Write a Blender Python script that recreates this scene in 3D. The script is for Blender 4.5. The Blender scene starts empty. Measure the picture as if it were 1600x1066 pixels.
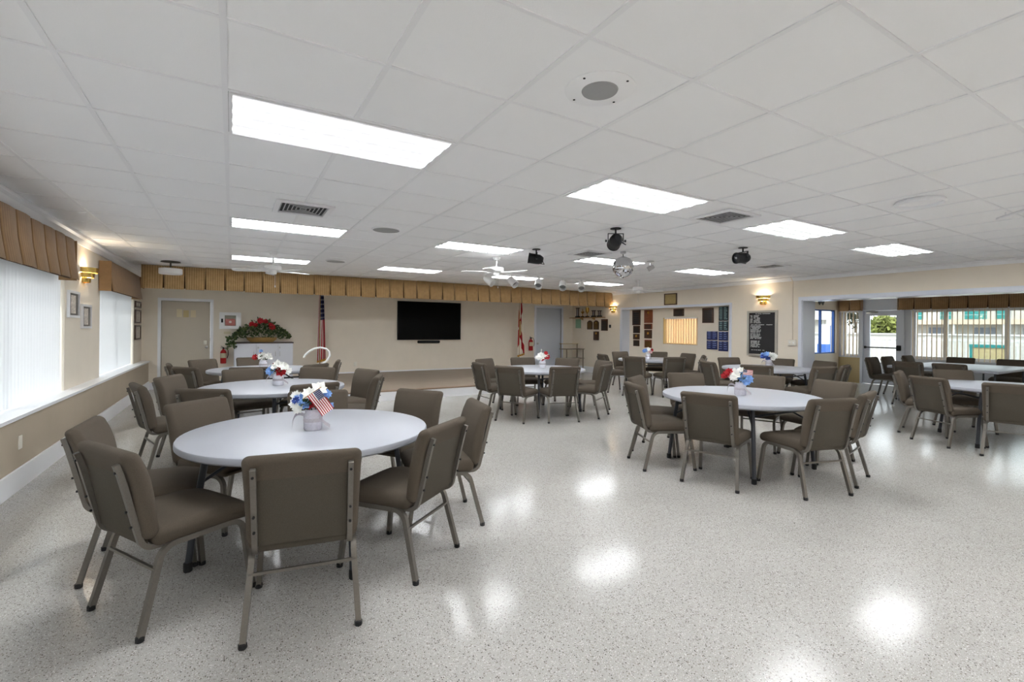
import bpy, math, random
from mathutils import Vector, Matrix
R = math.radians
rnd = random.Random(7)
scene = bpy.context.scene
COL = scene.collection

# ------------------------------------------------------------------ camera, world, sun, exposure
CAM_H = 1.42
ZC = 2.5524                     # ceiling height
YAW = R(30.644)
ROLL = 0.00913
cam_d = bpy.data.cameras.new('camera')
cam = bpy.data.objects.new('camera', cam_d)
COL.objects.link(cam)
cam_d.sensor_fit = 'HORIZONTAL'
cam_d.sensor_width = 36.0
cam_d.lens = 739.05 / 1600 * 36.0
cam_d.shift_x = 0.0
cam_d.shift_y = -(533 - 513.62) / 1600
cam_d.clip_end = 300
cam.matrix_world = (Matrix.Translation((0, 0, CAM_H)) @ Matrix.Rotation(-YAW, 4, 'Z')
                    @ Matrix.Rotation(R(90), 4, 'X') @ Matrix.Rotation(ROLL, 4, 'Z'))
scene.camera = cam

world = bpy.data.worlds.new('world')
scene.world = world
world.use_nodes = True
wn = world.node_tree.nodes
wn['Background'].inputs[0].default_value = (0.86, 0.93, 1.0, 1)
wn['Background'].inputs[1].default_value = 2.7

sun_d = bpy.data.lights.new('sun', 'SUN')
sun_d.energy = 3.2
sun_d.angle = R(3)
sun_d.color = (1, .96, .9)
sun = bpy.data.objects.new('sun', sun_d)
sun.rotation_euler = Vector((-.4, -.55, .73)).to_track_quat('Z', 'Y').to_euler()
sun.location = (14, -10, 12)
COL.objects.link(sun)

PANEL = 11.5                    # radiance of the fluorescent diffusers
vs = scene.view_settings
vs.view_transform = 'Standard'
vs.look = 'None'
vs.gamma = 1
vs.exposure = 0.40
vs.use_curve_mapping = False
scene.cycles.use_denoising = True
scene.cycles.sample_clamp_indirect = 25
scene.cycles.max_bounces = 14
scene.cycles.diffuse_bounces = 10


# ------------------------------------------------------------------ materials
def lin(c):
    return tuple(((x / 255) / 12.92 if x / 255 <= .04045 else ((x / 255 + .055) / 1.055) ** 2.4) for x in c)


MATS = {}


def mat(name, rgb, rough=.5, metal=0., spec=.5, noise=0., nscale=20., bump=0., bscale=200., coat=0., stretch=None,
        trans=0., emit=None, estr=0., linear=False):
    if name in MATS:
        return MATS[name]
    m = bpy.data.materials.new(name)
    m.use_nodes = True
    nt = m.node_tree
    b = nt.nodes['Principled BSDF']
    c = rgb if linear else lin(rgb)
    b.inputs['Base Color'].default_value = (*c, 1)
    b.inputs['Roughness'].default_value = rough
    b.inputs['Metallic'].default_value = metal
    b.inputs['Specular IOR Level'].default_value = spec
    b.inputs['Coat Weight'].default_value = coat
    if trans:
        b.inputs['Transmission Weight'].default_value = trans
    if emit:
        b.inputs['Emission Color'].default_value = (*lin(emit), 1)
        b.inputs['Emission Strength'].default_value = estr
    if noise or bump:
        tc = nt.nodes.new('ShaderNodeTexCoord')
        src = tc.outputs['Object']
        if stretch:
            mp = nt.nodes.new('ShaderNodeMapping')
            mp.inputs['Scale'].default_value = stretch
            nt.links.new(src, mp.inputs[0])
            src = mp.outputs[0]
    if noise:
        n = nt.nodes.new('ShaderNodeTexNoise')
        n.inputs['Scale'].default_value = nscale
        n.inputs['Detail'].default_value = 5
        nt.links.new(src, n.inputs['Vector'])
        rp = nt.nodes.new('ShaderNodeValToRGB')
        rp.color_ramp.elements[0].position = .3
        rp.color_ramp.elements[1].position = .7
        rp.color_ramp.elements[0].color = (*[x * (1 - noise) for x in c], 1)
        rp.color_ramp.elements[1].color = (*[min(1, x * (1 + noise)) for x in c], 1)
        nt.links.new(n.outputs['Fac'], rp.inputs[0])
        nt.links.new(rp.outputs[0], b.inputs['Base Color'])
    if bump:
        n2 = nt.nodes.new('ShaderNodeTexNoise')
        n2.inputs['Scale'].default_value = bscale
        n2.inputs['Detail'].default_value = 3
        nt.links.new(src, n2.inputs['Vector'])
        bp = nt.nodes.new('ShaderNodeBump')
        bp.inputs['Strength'].default_value = bump
        bp.inputs['Distance'].default_value = .004
        nt.links.new(n2.outputs['Fac'], bp.inputs['Height'])
        nt.links.new(bp.outputs[0], b.inputs['Normal'])
    MATS[name] = m
    return m


def node_mat(name):
    m = bpy.data.materials.new(name)
    m.use_nodes = True
    MATS[name] = m
    return m, m.node_tree, m.node_tree.nodes['Principled BSDF']


def math_node(nt, op, a, b=None, c=None):
    n = nt.nodes.new('ShaderNodeMath')
    n.operation = op
    for i, x in enumerate((a, b, c)):
        if x is None:
            continue
        if isinstance(x, (int, float)):
            n.inputs[i].default_value = x
        else:
            nt.links.new(x, n.inputs[i])
    return n.outputs[0]


def mixc(nt, fac, a, b):
    n = nt.nodes.new('ShaderNodeMix')
    n.data_type = 'RGBA'
    for i, x in ((0, fac), (6, a), (7, b)):
        if isinstance(x, (int, float)):
            n.inputs[i].default_value = x
        elif isinstance(x, tuple):
            n.inputs[i].default_value = (*x, 1)
        else:
            nt.links.new(x, n.inputs[i])
    return n.outputs[2]


def terrazzo():
    m, nt, b = node_mat('terrazzo')
    tc = nt.nodes.new('ShaderNodeTexCoord')
    base = lin((219, 216, 209))
    out = None
    prev = base
    # matrix variation
    nz = nt.nodes.new('ShaderNodeTexNoise')
    nz.inputs['Scale'].default_value = 1.6
    nz.inputs['Detail'].default_value = 6
    nt.links.new(tc.outputs['Object'], nz.inputs['Vector'])
    prev = mixc(nt, nz.outputs['Fac'], lin((165, 162, 158)), lin((186, 183, 179)))
    for scale, thr, cols in ((210, .72, [lin((118, 114, 108)), lin((156, 150, 141))]),
                             (125, .83, [lin((84, 81, 77)), lin((136, 128, 118))]),
                             (190, .84, [lin((222, 222, 221)), lin((212, 209, 204))])):
        vo = nt.nodes.new('ShaderNodeTexVoronoi')
        vo.inputs['Scale'].default_value = scale
        nt.links.new(tc.outputs['Object'], vo.inputs['Vector'])
        sp = nt.nodes.new('ShaderNodeSeparateColor')
        nt.links.new(vo.outputs['Color'], sp.inputs[0])
        sel = math_node(nt, 'GREATER_THAN', sp.outputs[0], thr)
        near = math_node(nt, 'LESS_THAN', vo.outputs['Distance'], .42)
        fac = math_node(nt, 'MULTIPLY', sel, near)
        cc = mixc(nt, sp.outputs[1], cols[0], cols[1])
        prev = mixc(nt, fac, prev, cc)
    nt.links.new(prev, b.inputs['Base Color'])
    b.inputs['Roughness'].default_value = .145
    b.inputs['Specular IOR Level'].default_value = .17
    # faint waviness of the polish
    n2 = nt.nodes.new('ShaderNodeTexNoise')
    n2.inputs['Scale'].default_value = 7
    nt.links.new(tc.outputs['Object'], n2.inputs['Vector'])
    bp = nt.nodes.new('ShaderNodeBump')
    bp.inputs['Strength'].default_value = .05
    bp.inputs['Distance'].default_value = .01
    nt.links.new(n2.outputs['Fac'], bp.inputs['Height'])
    nt.links.new(bp.outputs[0], b.inputs['Normal'])
    return m


def striped_fabric(name, c0, c1, freq, axis):
    m, nt, b = node_mat(name)
    tc = nt.nodes.new('ShaderNodeTexCoord')
    sp = nt.nodes.new('ShaderNodeSeparateXYZ')
    nt.links.new(tc.outputs['Object'], sp.inputs[0])
    s = math_node(nt, 'SINE', math_node(nt, 'MULTIPLY', sp.outputs[axis], freq))
    f = math_node(nt, 'MULTIPLY_ADD', s, .5, .5)
    nz = nt.nodes.new('ShaderNodeTexNoise')
    nz.inputs['Scale'].default_value = 14
    nt.links.new(tc.outputs['Object'], nz.inputs['Vector'])
    f2 = math_node(nt, 'MULTIPLY', math_node(nt, 'ADD', f, nz.outputs['Fac']), .5)
    nt.links.new(mixc(nt, f2, lin(c0), lin(c1)), b.inputs['Base Color'])
    b.inputs['Roughness'].default_value = .75
    b.inputs['Sheen Weight'].default_value = .2
    return m


def wood(name, c0, c1, stretch, scale=3, rough=.4):
    m, nt, b = node_mat(name)
    tc = nt.nodes.new('ShaderNodeTexCoord')
    mp = nt.nodes.new('ShaderNodeMapping')
    mp.inputs['Scale'].default_value = stretch
    nt.links.new(tc.outputs['Object'], mp.inputs[0])
    nz = nt.nodes.new('ShaderNodeTexNoise')
    nz.inputs['Scale'].default_value = scale
    nz.inputs['Detail'].default_value = 8
    nt.links.new(mp.outputs[0], nz.inputs['Vector'])
    nt.links.new(mixc(nt, nz.outputs['Fac'], lin(c0), lin(c1)), b.inputs['Base Color'])
    b.inputs['Roughness'].default_value = rough
    return m


def diffuser_mat():
    """four tubes behind an acrylic lens"""
    m, nt, b = node_mat('fluorescent_diffuser')
    tc = nt.nodes.new('ShaderNodeTexCoord')
    sp = nt.nodes.new('ShaderNodeSeparateXYZ')
    nt.links.new(tc.outputs['Object'], sp.inputs[0])
    s = math_node(nt, 'COSINE', math_node(nt, 'MULTIPLY', sp.outputs[1], 2 * math.pi / .135))
    f = math_node(nt, 'POWER', math_node(nt, 'MULTIPLY_ADD', s, -.5, .5), 4)
    b.inputs['Base Color'].default_value = (.8, .8, .8, 1)
    b.inputs['Emission Color'].default_value = (.95, .98, 1, 1)
    nt.links.new(math_node(nt, 'MULTIPLY_ADD', f, PANEL * 3.5, .5), b.inputs['Emission Strength'])
    return m


def glass_pane():
    m = bpy.data.materials.new('window_glass')
    m.use_nodes = True
    nt = m.node_tree
    nt.nodes.clear()
    o = nt.nodes.new('ShaderNodeOutputMaterial')
    t = nt.nodes.new('ShaderNodeBsdfTransparent')
    t.inputs[0].default_value = (.95, .97, .96, 1)
    g = nt.nodes.new('ShaderNodeBsdfGlossy')
    g.inputs['Roughness'].default_value = .02
    mx = nt.nodes.new('ShaderNodeMixShader')
    mx.inputs[0].default_value = .05
    nt.links.new(t.outputs[0], mx.inputs[1])
    nt.links.new(g.outputs[0], mx.inputs[2])
    nt.links.new(mx.outputs[0], o.inputs[0])
    MATS['glass'] = m
    return m


def blind_mat(name, rgb, tr):
    m = bpy.data.materials.new(name)
    m.use_nodes = True
    nt = m.node_tree
    nt.nodes.clear()
    o = nt.nodes.new('ShaderNodeOutputMaterial')
    d = nt.nodes.new('ShaderNodeBsdfDiffuse')
    t = nt.nodes.new('ShaderNodeBsdfTranslucent')
    d.inputs[0].default_value = (*lin(rgb), 1)
    t.inputs[0].default_value = (*lin(rgb), 1)
    mx = nt.nodes.new('ShaderNodeMixShader')
    mx.inputs[0].default_value = tr
    nt.links.new(d.outputs[0], mx.inputs[1])
    nt.links.new(t.outputs[0], mx.inputs[2])
    nt.links.new(mx.outputs[0], o.inputs[0])
    MATS[name] = m
    return m


def us_flag_mat():
    m, nt, b = node_mat('stars_and_stripes')
    tc = nt.nodes.new('ShaderNodeTexCoord')
    sp = nt.nodes.new('ShaderNodeSeparateXYZ')
    nt.links.new(tc.outputs['UV'], sp.inputs[0])
    u, v = sp.outputs[0], sp.outputs[1]
    st = math_node(nt, 'GREATER_THAN', math_node(nt, 'FRACT', math_node(nt, 'MULTIPLY', v, 6.5)), .5)
    stripes = mixc(nt, st, lin((172, 30, 42)), lin((236, 230, 226)))
    fu = math_node(nt, 'ABSOLUTE', math_node(nt, 'SUBTRACT', math_node(nt, 'FRACT', math_node(nt, 'MULTIPLY', u, 15)), .5))
    fv = math_node(nt, 'ABSOLUTE', math_node(nt, 'SUBTRACT', math_node(nt, 'FRACT', math_node(nt, 'MULTIPLY', v, 17)), .5))
    star = math_node(nt, 'LESS_THAN', math_node(nt, 'ADD', fu, fv), .25)
    canton = mixc(nt, star, lin((38, 44, 84)), lin((230, 230, 235)))
    inc = math_node(nt, 'MULTIPLY', math_node(nt, 'LESS_THAN', u, .4), math_node(nt, 'GREATER_THAN', v, .4615))
    nt.links.new(mixc(nt, inc, stripes, canton), b.inputs['Base Color'])
    b.inputs['Roughness'].default_value = .8
    return m


def saltire_mat():
    m, nt, b = node_mat('red_saltire')
    tc = nt.nodes.new('ShaderNodeTexCoord')
    sp = nt.nodes.new('ShaderNodeSeparateXYZ')
    nt.links.new(tc.outputs['UV'], sp.inputs[0])
    u, v = sp.outputs[0], sp.outputs[1]
    d1 = math_node(nt, 'ABSOLUTE', math_node(nt, 'SUBTRACT', u, v))
    d2 = math_node(nt, 'ABSOLUTE', math_node(nt, 'SUBTRACT', math_node(nt, 'ADD', u, v), 1))
    k = math_node(nt, 'LESS_THAN', math_node(nt, 'MINIMUM', d1, d2), .16)
    cx = math_node(nt, 'SUBTRACT', u, .5)
    cy = math_node(nt, 'SUBTRACT', v, .5)
    rr = math_node(nt, 'ADD', math_node(nt, 'MULTIPLY', cx, cx), math_node(nt, 'MULTIPLY', cy, cy))
    seal = math_node(nt, 'LESS_THAN', rr, .02)
    c = mixc(nt, k, lin((240, 234, 220)), lin((178, 28, 36)))
    nt.links.new(mixc(nt, seal, c, lin((196, 160, 110))), b.inputs['Base Color'])
    b.inputs['Roughness'].default_value = .8
    return m


M_TERR = terrazzo()
M_WALL = mat('beige_wall_paint', (230, 221, 206), .7, noise=.02, nscale=3, bump=.05, bscale=120)
M_WALLDK = mat('taupe_wall_paint', (178, 165, 146), .7, noise=.03, nscale=3, bump=.05, bscale=120)
M_WALLR = mat('peach_beige_wall_paint', (231, 221, 205), .7, noise=.02, nscale=3, bump=.05, bscale=120)
M_WHITE = mat('white_gloss_trim', (236, 237, 240), .3)
M_JAMB = mat('white_gloss_jamb', (222, 226, 236), .2)
M_TILE = mat('white_ceiling_tile', (245, 245, 246), .9, bump=.15, bscale=160)
M_GRID = mat('white_ceiling_grid', (238, 238, 240), .4)
M_PLEN = mat('plenum_grey', (90, 90, 90), .9)
M_DIFF = diffuser_mat()
M_GLASS = glass_pane()
M_BLIND = blind_mat('white_vertical_blind', (240, 241, 243), .26)
M_BLINDT = blind_mat('tan_vertical_blind', (212, 194, 168), .25)
M_BLINDG = blind_mat('grey_vertical_blind', (206, 198, 188), .2)
M_FAB = mat('taupe_seat_fabric', (88, 79, 69), .9, noise=.10, nscale=260, bump=.35, bscale=900, spec=.25)
M_FABB = mat('taupe_back_fabric', (80, 74, 65), .9, noise=.12, nscale=260, bump=.35, bscale=900, spec=.25)
M_FRAME = mat('bronze_grey_metal', (116, 111, 104), .42, metal=.55, noise=.06, nscale=120)
M_RUBBER = mat('black_rubber', (24, 24, 26), .6)
M_TOP = mat('white_plastic_tabletop', (166, 169, 178), .38, bump=.06, bscale=300)
M_LEG = mat('dark_grey_table_leg', (62, 64, 70), .4, metal=.3)
M_VAL = striped_fabric('gold_striped_valance', (138, 104, 60), (206, 172, 120), 165, 0)
M_VALY = striped_fabric('brown_striped_valance', (124, 92, 58), (176, 140, 98), 165, 1)
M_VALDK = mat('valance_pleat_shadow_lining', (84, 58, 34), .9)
M_STAGE = wood('stage_plank', (120, 108, 96), (166, 152, 136), (.6, 12, 1), 3, .45)
M_STAGEE = wood('stage_edge_wood', (112, 92, 76), (156, 134, 112), (.6, 12, 12), 3, .45)
M_BLACK = mat('black_plastic', (10, 10, 12), .4, spec=.25)
M_SCREEN = mat('dark_screen', (2, 2, 2), .45, spec=.08)
M_SATBLK = mat('black_painted_metal', (22, 22, 25), .45, metal=.3)
M_BRASS = mat('polished_brass', (222, 190, 110), .25, metal=1.)
M_CHROME = mat('brushed_steel', (190, 190, 192), .3, metal=1.)
M_GREYDOOR = mat('grey_blue_door_paint', (196, 203, 214), .4)
M_BEIGEDOOR = mat('beige_door_paint', (192, 182, 166), .45)
M_CAB = mat('pale_grey_laminate', (214, 216, 224), .4)
M_CABTOP = mat('dark_brown_laminate', (58, 44, 36), .4)
M_RED = mat('red_enamel', (176, 22, 26), .35)
M_PAPER = mat('cream_paper', (216, 206, 176), .8)
M_CREAM = mat('cream_plastic', (226, 222, 210), .45)
M_PLQ = wood('walnut_plaque', (52, 34, 22), (92, 62, 40), (1, 1, 6), 8, .35)
M_PLQR = wood('cherry_plaque', (104, 50, 28), (142, 78, 46), (1, 1, 6), 8, .35)
M_PLATE = mat('bronze_plate', (118, 92, 54), .35, metal=.8)
M_BLACKPL = mat('black_engraved_plate', (30, 26, 24), .4)
M_GOLD = mat('gold_trophy_metal', (206, 164, 84), .25, metal=1.)
M_NAVY = mat('navy_board', (34, 40, 92), .5)
M_NAVYTX = mat('pale_blue_lettering', (120, 138, 196), .6)
M_TEALB = mat('teal_black_board', (34, 48, 54), .5)
M_TEALTX = mat('pale_teal_lettering', (150, 188, 188), .6)
M_LBOARD = mat('black_letter_board', (38, 37, 38), .75)
M_CHALK = mat('white_letters', (206, 206, 204), .8)
M_SILVFR = mat('silver_frame', (186, 182, 172), .4, metal=.4)
M_GRILLE = mat('dark_vent_interior', (34, 34, 36), .8)
M_LEAF = mat('dark_green_leaf', (52, 74, 34), .6, noise=.4, nscale=25)
M_LEAF2 = mat('olive_green_leaf', (92, 106, 56), .6, noise=.35, nscale=20)
M_PETR = mat('red_petal', (176, 24, 34), .7, noise=.25, nscale=60)
M_PETW = mat('white_petal', (240, 240, 236), .7, noise=.05, nscale=60)
M_PETB = mat('light_blue_petal', (132, 172, 226), .7, noise=.25, nscale=60)
M_PETN = mat('deep_blue_petal', (58, 84, 160), .7, noise=.3, nscale=60)
M_PETP = mat('pink_petal', (232, 196, 196), .7, noise=.15, nscale=60)
M_WICK = mat('wicker_basket', (158, 124, 70), .8, noise=.3, nscale=90)
M_JAR = mat('frosted_lavender_glass', (238, 235, 246), .12, trans=.35, noise=.10, nscale=60)
M_JARW = mat('white_painted_jar', (226, 226, 234), .35, noise=.08, nscale=50)
M_RIB = mat('grey_glitter_ribbon', (178, 172, 178), .5, noise=.25, nscale=300)
M_FLAG = us_flag_mat()
M_SALT = saltire_mat()
M_FRINGE = mat('gold_fringe', (206, 152, 48), .6, noise=.3, nscale=200)
M_OAK = mat('oak_pole', (168, 128, 76), .45, noise=.15, nscale=20)
M_MIRROR = mat('mirror_facet', (226, 226, 228), .06, metal=1.)
M_MDIM = mat('dark_ball_core', (60, 60, 62), .5)
M_FANW = mat('white_fan_enamel', (238, 238, 238), .4)
M_SPK = mat('grey_speaker_mesh', (160, 160, 160), .8)
M_MATTE = mat('picture_matte', (232, 228, 218), .8)
M_PRINT = mat('grey_floral_print', (206, 198, 188), .8, noise=.35, nscale=40)
M_CHARC = mat('charcoal_matte', (104, 100, 94), .8)
M_CERT = mat('gold_certificate', (166, 146, 96), .6, noise=.15, nscale=40)
M_GREENP = mat('green_leaflet', (140, 176, 146), .7, noise=.15, nscale=60)
M_TAN = mat('tan_panel_paint', (184, 164, 122), .6)
M_BULB = mat('warm_bulb', (255, 240, 214), .4, emit=(255, 226, 176), estr=9)
M_CONC = mat('pale_concrete', (136, 134, 130), .85, noise=.08, nscale=2)
M_GRASS = mat('lawn_green', (112, 132, 74), .9, noise=.3, nscale=8)
M_STUCCO = mat('white_stucco', (186, 182, 176), .8, noise=.04, nscale=3)
M_TEAL = mat('teal_paint', (28, 128, 128), .5)
M_TANROOF = mat('tan_fascia', (206, 186, 166), .7)
M_DKGLASS = mat('dark_building_glass', (120, 126, 138), .15)
M_BARK = mat('grey_bark', (112, 96, 80), .9, noise=.3, nscale=20)
M_BLUE = mat('royal_blue_paint', (44, 96, 180), .45)
M_PVC = mat('white_pvc', (204, 204, 204), .35)


# ------------------------------------------------------------------ mesh builder
class MB:
    def __init__(self):
        self.v, self.f, self.uv = [], [], None

    def box(self, x0, x1, y0, y1, z0, z1):
        n = len(self.v)
        self.v += [(x, y, z) for z in (z0, z1) for y in (y0, y1) for x in (x0, x1)]
        self.f += [tuple(n + i for i in q) for q in
                   ((0, 2, 3, 1), (4, 5, 7, 6), (0, 1, 5, 4), (2, 6, 7, 3), (0, 4, 6, 2), (1, 3, 7, 5))]
        return self

    def ring(self, axis, a0, a1, b0, b1, w, d0, d1):
        """mitre-free rectangular frame of four boxes that only touch; axis = depth axis, (a, b) the other two in xyz order"""
        for (p, q, r_, t_) in ((a0, a1, b0, b0 + w), (a0, a1, b1 - w, b1), (a0, a0 + w, b0 + w, b1 - w), (a1 - w, a1, b0 + w, b1 - w)):
            if axis == 'x':
                self.box(d0, d1, p, q, r_, t_)
            elif axis == 'y':
                self.box(p, q, d0, d1, r_, t_)
            else:
                self.box(p, q, r_, t_, d0, d1)
        return self

    def rbox(self, c, size, r, k=3, mid=3, fn=None):
        """box with rounded edges; fn(local point)->point reshapes it"""
        hs = [s / 2 for s in size]
        ax = []
        for h in hs:
            a = [-h + r * (1 - math.tan((1 - i / k) * math.pi / 4)) for i in range(k)]
            b = [-h + r + (2 * h - 2 * r) * i / mid for i in range(mid + 1)]
            ax.append(a + b + [-x for x in reversed(a)])
        idx = {}

        def vert(p):
            key = tuple(round(x, 5) for x in p)
            if key not in idx:
                inn = [max(-(hs[i] - r), min(hs[i] - r, p[i])) for i in range(3)]
                d = Vector([p[i] - inn[i] for i in range(3)])
                if d.length > 1e-9:
                    d = d.normalized() * r
                q = Vector(inn) + d
                if fn:
                    q = Vector(fn(q, hs))
                idx[key] = len(self.v)
                self.v.append((q.x + c[0], q.y + c[1], q.z + c[2]))
            return idx[key]
        for w in range(3):
            u, t = (w + 1) % 3, (w + 2) % 3
            for sgn in (-1, 1):
                for i in range(len(ax[u]) - 1):
                    for j in range(len(ax[t]) - 1):
                        qs = []
                        for (a, b) in ((i, j), (i + 1, j), (i + 1, j + 1), (i, j + 1)):
                            p = [0, 0, 0]
                            p[w] = sgn * hs[w]
                            p[u] = ax[u][a]
                            p[t] = ax[t][b]
                            qs.append(vert(p))
                        if sgn < 0:
                            qs.reverse()
                        self.f.append(tuple(qs))
        return self

    def tube(self, path, r, n=8, caps=True, rot=0., flat=1.):
        path = [Vector(p) for p in path]
        rs = r if isinstance(r, (list, tuple)) else [r] * len(path)
        t0 = (path[1] - path[0]).normalized()
        up = Vector((1, 0, 0)) if abs(t0.x) < .8 else Vector((0, 1, 0))
        nrm = (up - t0 * up.dot(t0)).normalized()
        base = len(self.v)
        for i, p in enumerate(path):
            t = (path[min(i + 1, len(path) - 1)] - path[max(i - 1, 0)]).normalized()
            nrm = (nrm - t * nrm.dot(t)).normalized()
            bi = t.cross(nrm)
            for k in range(n):
                a = 2 * math.pi * k / n + rot
                self.v.append(tuple(p + nrm * (rs[i] * math.cos(a)) + bi * (rs[i] * flat * math.sin(a))))
        for i in range(len(path) - 1):
            for k in range(n):
                a, b = base + i * n + k, base + i * n + (k + 1) % n
                self.f.append((a, b, b + n, a + n))
        if caps:
            self.f.append(tuple(base + k for k in reversed(range(n))))
            e = base + (len(path) - 1) * n
            self.f.append(tuple(e + k for k in range(n)))
        return self

    def lathe(self, prof, c=(0, 0, 0), n=24, a0=0., a1=2 * math.pi, axis='z'):
        full = abs(a1 - a0 - 2 * math.pi) < 1e-6
        m = n if full else n + 1
        base = len(self.v)
        for (r, z) in prof:
            for k in range(m):
                a = a0 + (a1 - a0) * k / n
                p = (r * math.cos(a), r * math.sin(a), z)
                if axis == 'x':
                    p = (p[2], p[0], p[1])
                elif axis == 'y':
                    p = (p[1], p[2], p[0])
                self.v.append((c[0] + p[0], c[1] + p[1], c[2] + p[2]))
        for i in range(len(prof) - 1):
            for k in range(n):
                a, b = base + i * m + k, base + i * m + (k + 1) % m
                self.f.append((a, b, b + m, a + m))
        if full:
            if prof[0][0] > 1e-6:
                self.f.append(tuple(base + k for k in reversed(range(m))))
            if prof[-1][0] > 1e-6:
                e = base + (len(prof) - 1) * m
                self.f.append(tuple(e + k for k in range(m)))
        return self

    def prism(self, pts, axis, a0, a1):
        """polygon pts extruded along axis ('x','y','z')"""
        n = len(self.v)
        m = len(pts)
        for a in (a0, a1):
            for (p, q) in pts:
                self.v.append({'x': (a, p, q), 'y': (p, a, q), 'z': (p, q, a)}[axis])
        for k in range(m):
            self.f.append((n + k, n + (k + 1) % m, n + m + (k + 1) % m, n + m + k))
        self.f.append(tuple(n + k for k in reversed(range(m))))
        self.f.append(tuple(n + m + k for k in range(m)))
        return self

    def sheet(self, fn, nu, nv):
        base = len(self.v)
        if self.uv is None:
            self.uv = {}
        for j in range(nv + 1):
            for i in range(nu + 1):
                self.v.append(tuple(fn(i / nu, j / nv)))
                self.uv[len(self.v) - 1] = (i / nu, j / nv)
        for j in range(nv):
            for i in range(nu):
                a = base + j * (nu + 1) + i
                self.f.append((a, a + 1, a + nu + 2, a + nu + 1))
        return self

    def xf(self, mtx, start=0):
        self.v[start:] = [tuple(mtx @ Vector(p)) for p in self.v[start:]]
        return self

    def mesh(self, name, m, smooth=True, angle=40):
        me = bpy.data.meshes.new(name)
        me.from_pydata(self.v, [], self.f)
        if self.uv:
            uvl = me.uv_layers.new(name='uv')
            for lp in me.loops:
                uvl.data[lp.index].uv = self.uv.get(lp.vertex_index, (0, 0))
        me.materials.append(m)
        me.validate()
        if smooth:
            me.shade_smooth()
            me.set_sharp_from_angle(angle=R(angle))
        me.update()
        return me


def root_loc(o):
    v = Vector((0, 0, 0))
    while o is not None:
        v = v + o.location
        o = o.parent
    return v


def ob(name, mb, m, parent=None, world=False, smooth=True, angle=40, loc=None):
    """link a mesh object; world=True: the builder holds world coordinates, parent unrotated"""
    if isinstance(mb, MB):
        if world and parent is not None:
            off = root_loc(parent)
            mb.v = [(x - off.x, y - off.y, z - off.z) for (x, y, z) in mb.v]
        elif world and loc is not None:
            mb.v = [(x - loc[0], y - loc[1], z - loc[2]) for (x, y, z) in mb.v]
        me = mb.mesh(name, m, smooth, angle)
    else:
        me = mb
    o = bpy.data.objects.new(name, me)
    if loc is not None:
        o.location = loc
    o.parent = parent
    COL.objects.link(o)
    return o


def thing(name, label, cat, loc=(0, 0, 0), rz=0., group=None):
    o = bpy.data.objects.new(name, None)
    o.empty_display_size = .1
    o.location = loc
    o.rotation_euler = (0, 0, rz)
    COL.objects.link(o)
    o['label'] = label
    o['category'] = cat
    if group:
        o['group'] = group
    return o


def tag(o, label, cat, group=None):
    o['label'] = label
    o['category'] = cat
    if group:
        o['group'] = group
    return o


def struct(name, mb, m, parent=None, label=None, smooth=False):
    o = ob(name, mb, m, parent, smooth=smooth)
    if parent is None:
        o['kind'] = 'structure'
    if label:
        o['label'] = label
    return o


def dup(root, loc, rz, label=None, group=None, scale=None):
    r = root.copy()
    COL.objects.link(r)
    r.location = loc
    r.rotation_euler = (0, 0, rz)
    if scale:
        r.scale = scale
    if label:
        r['label'] = label
    if group:
        r['group'] = group
    for ch in list(root.children):
        c = ch.copy()
        c.parent = r
        COL.objects.link(c)
        for g in list(ch.children):
            d = g.copy()
            d.parent = c
            COL.objects.link(d)
    return r


# ------------------------------------------------------------------ room dimensions
XL, XLL = -1.70, -1.57          # upper / lower face of the window wall
XR = 10.15                      # right wall face
XR2 = 10.60
YB = 13.03                      # stage wall
YF = -4.6                       # wall behind the camera
XS = 15.0                       # glazed wall of the sunroom
YS = 6.9                        # far wall of the sunroom
T = .6096
TX0, TY0 = -.037, .8248         # ceiling lattice origin
SHELL = .25

struct('floor', MB().box(XL - SHELL, XS + .2, YF - SHELL, YB + SHELL, -.12, 0), M_TERR)['label'] = 'polished pale terrazzo floor'

# --- left (window) wall
W1 = (-3.6, 7.50)                # first window along y; unseen run beside the camera added for daylight
W2 = (9.22, 12.05)
ZS, ZW = .64, 2.02              # ledge height / window head
wl = MB()
for (a, b) in ((YF, W1[0]), (W1[1], W2[0]), (W2[1], YB)):
    wl.box(XL - SHELL, XL, a, b, ZS - .02, ZC + .3)
for (a, b) in (W1, W2):
    wl.box(XL - SHELL, XL, a, b, ZW, ZC + .3)
WALL_L = struct('wall_left', wl, M_WALL)
low = struct('wall_left_lower', MB().box(XL - SHELL, XLL, YF, YB, 0, ZS - .03), M_WALLDK)
trim = struct('trim_1', MB().box(XL - .12, XLL + .025, YF, YB, ZS - .03, ZS), M_WHITE)
trim['label'] = 'white ledge along the window wall'
struct('baseboard_left', MB().box(XLL, XLL + .018, YF, YB, 0, .185), M_WHITE)
crown = MB().prism([(XL, ZC), (XL, ZC - .10), (XL + .02, ZC - .10), (XL + .055, ZC - .045), (XL + .09, ZC - .03), (XL + .09, ZC)],
                   'y', YF, YB)
struct('trim_2', crown, M_GRID)['label'] = 'white crown moulding over the window wall'

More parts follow.
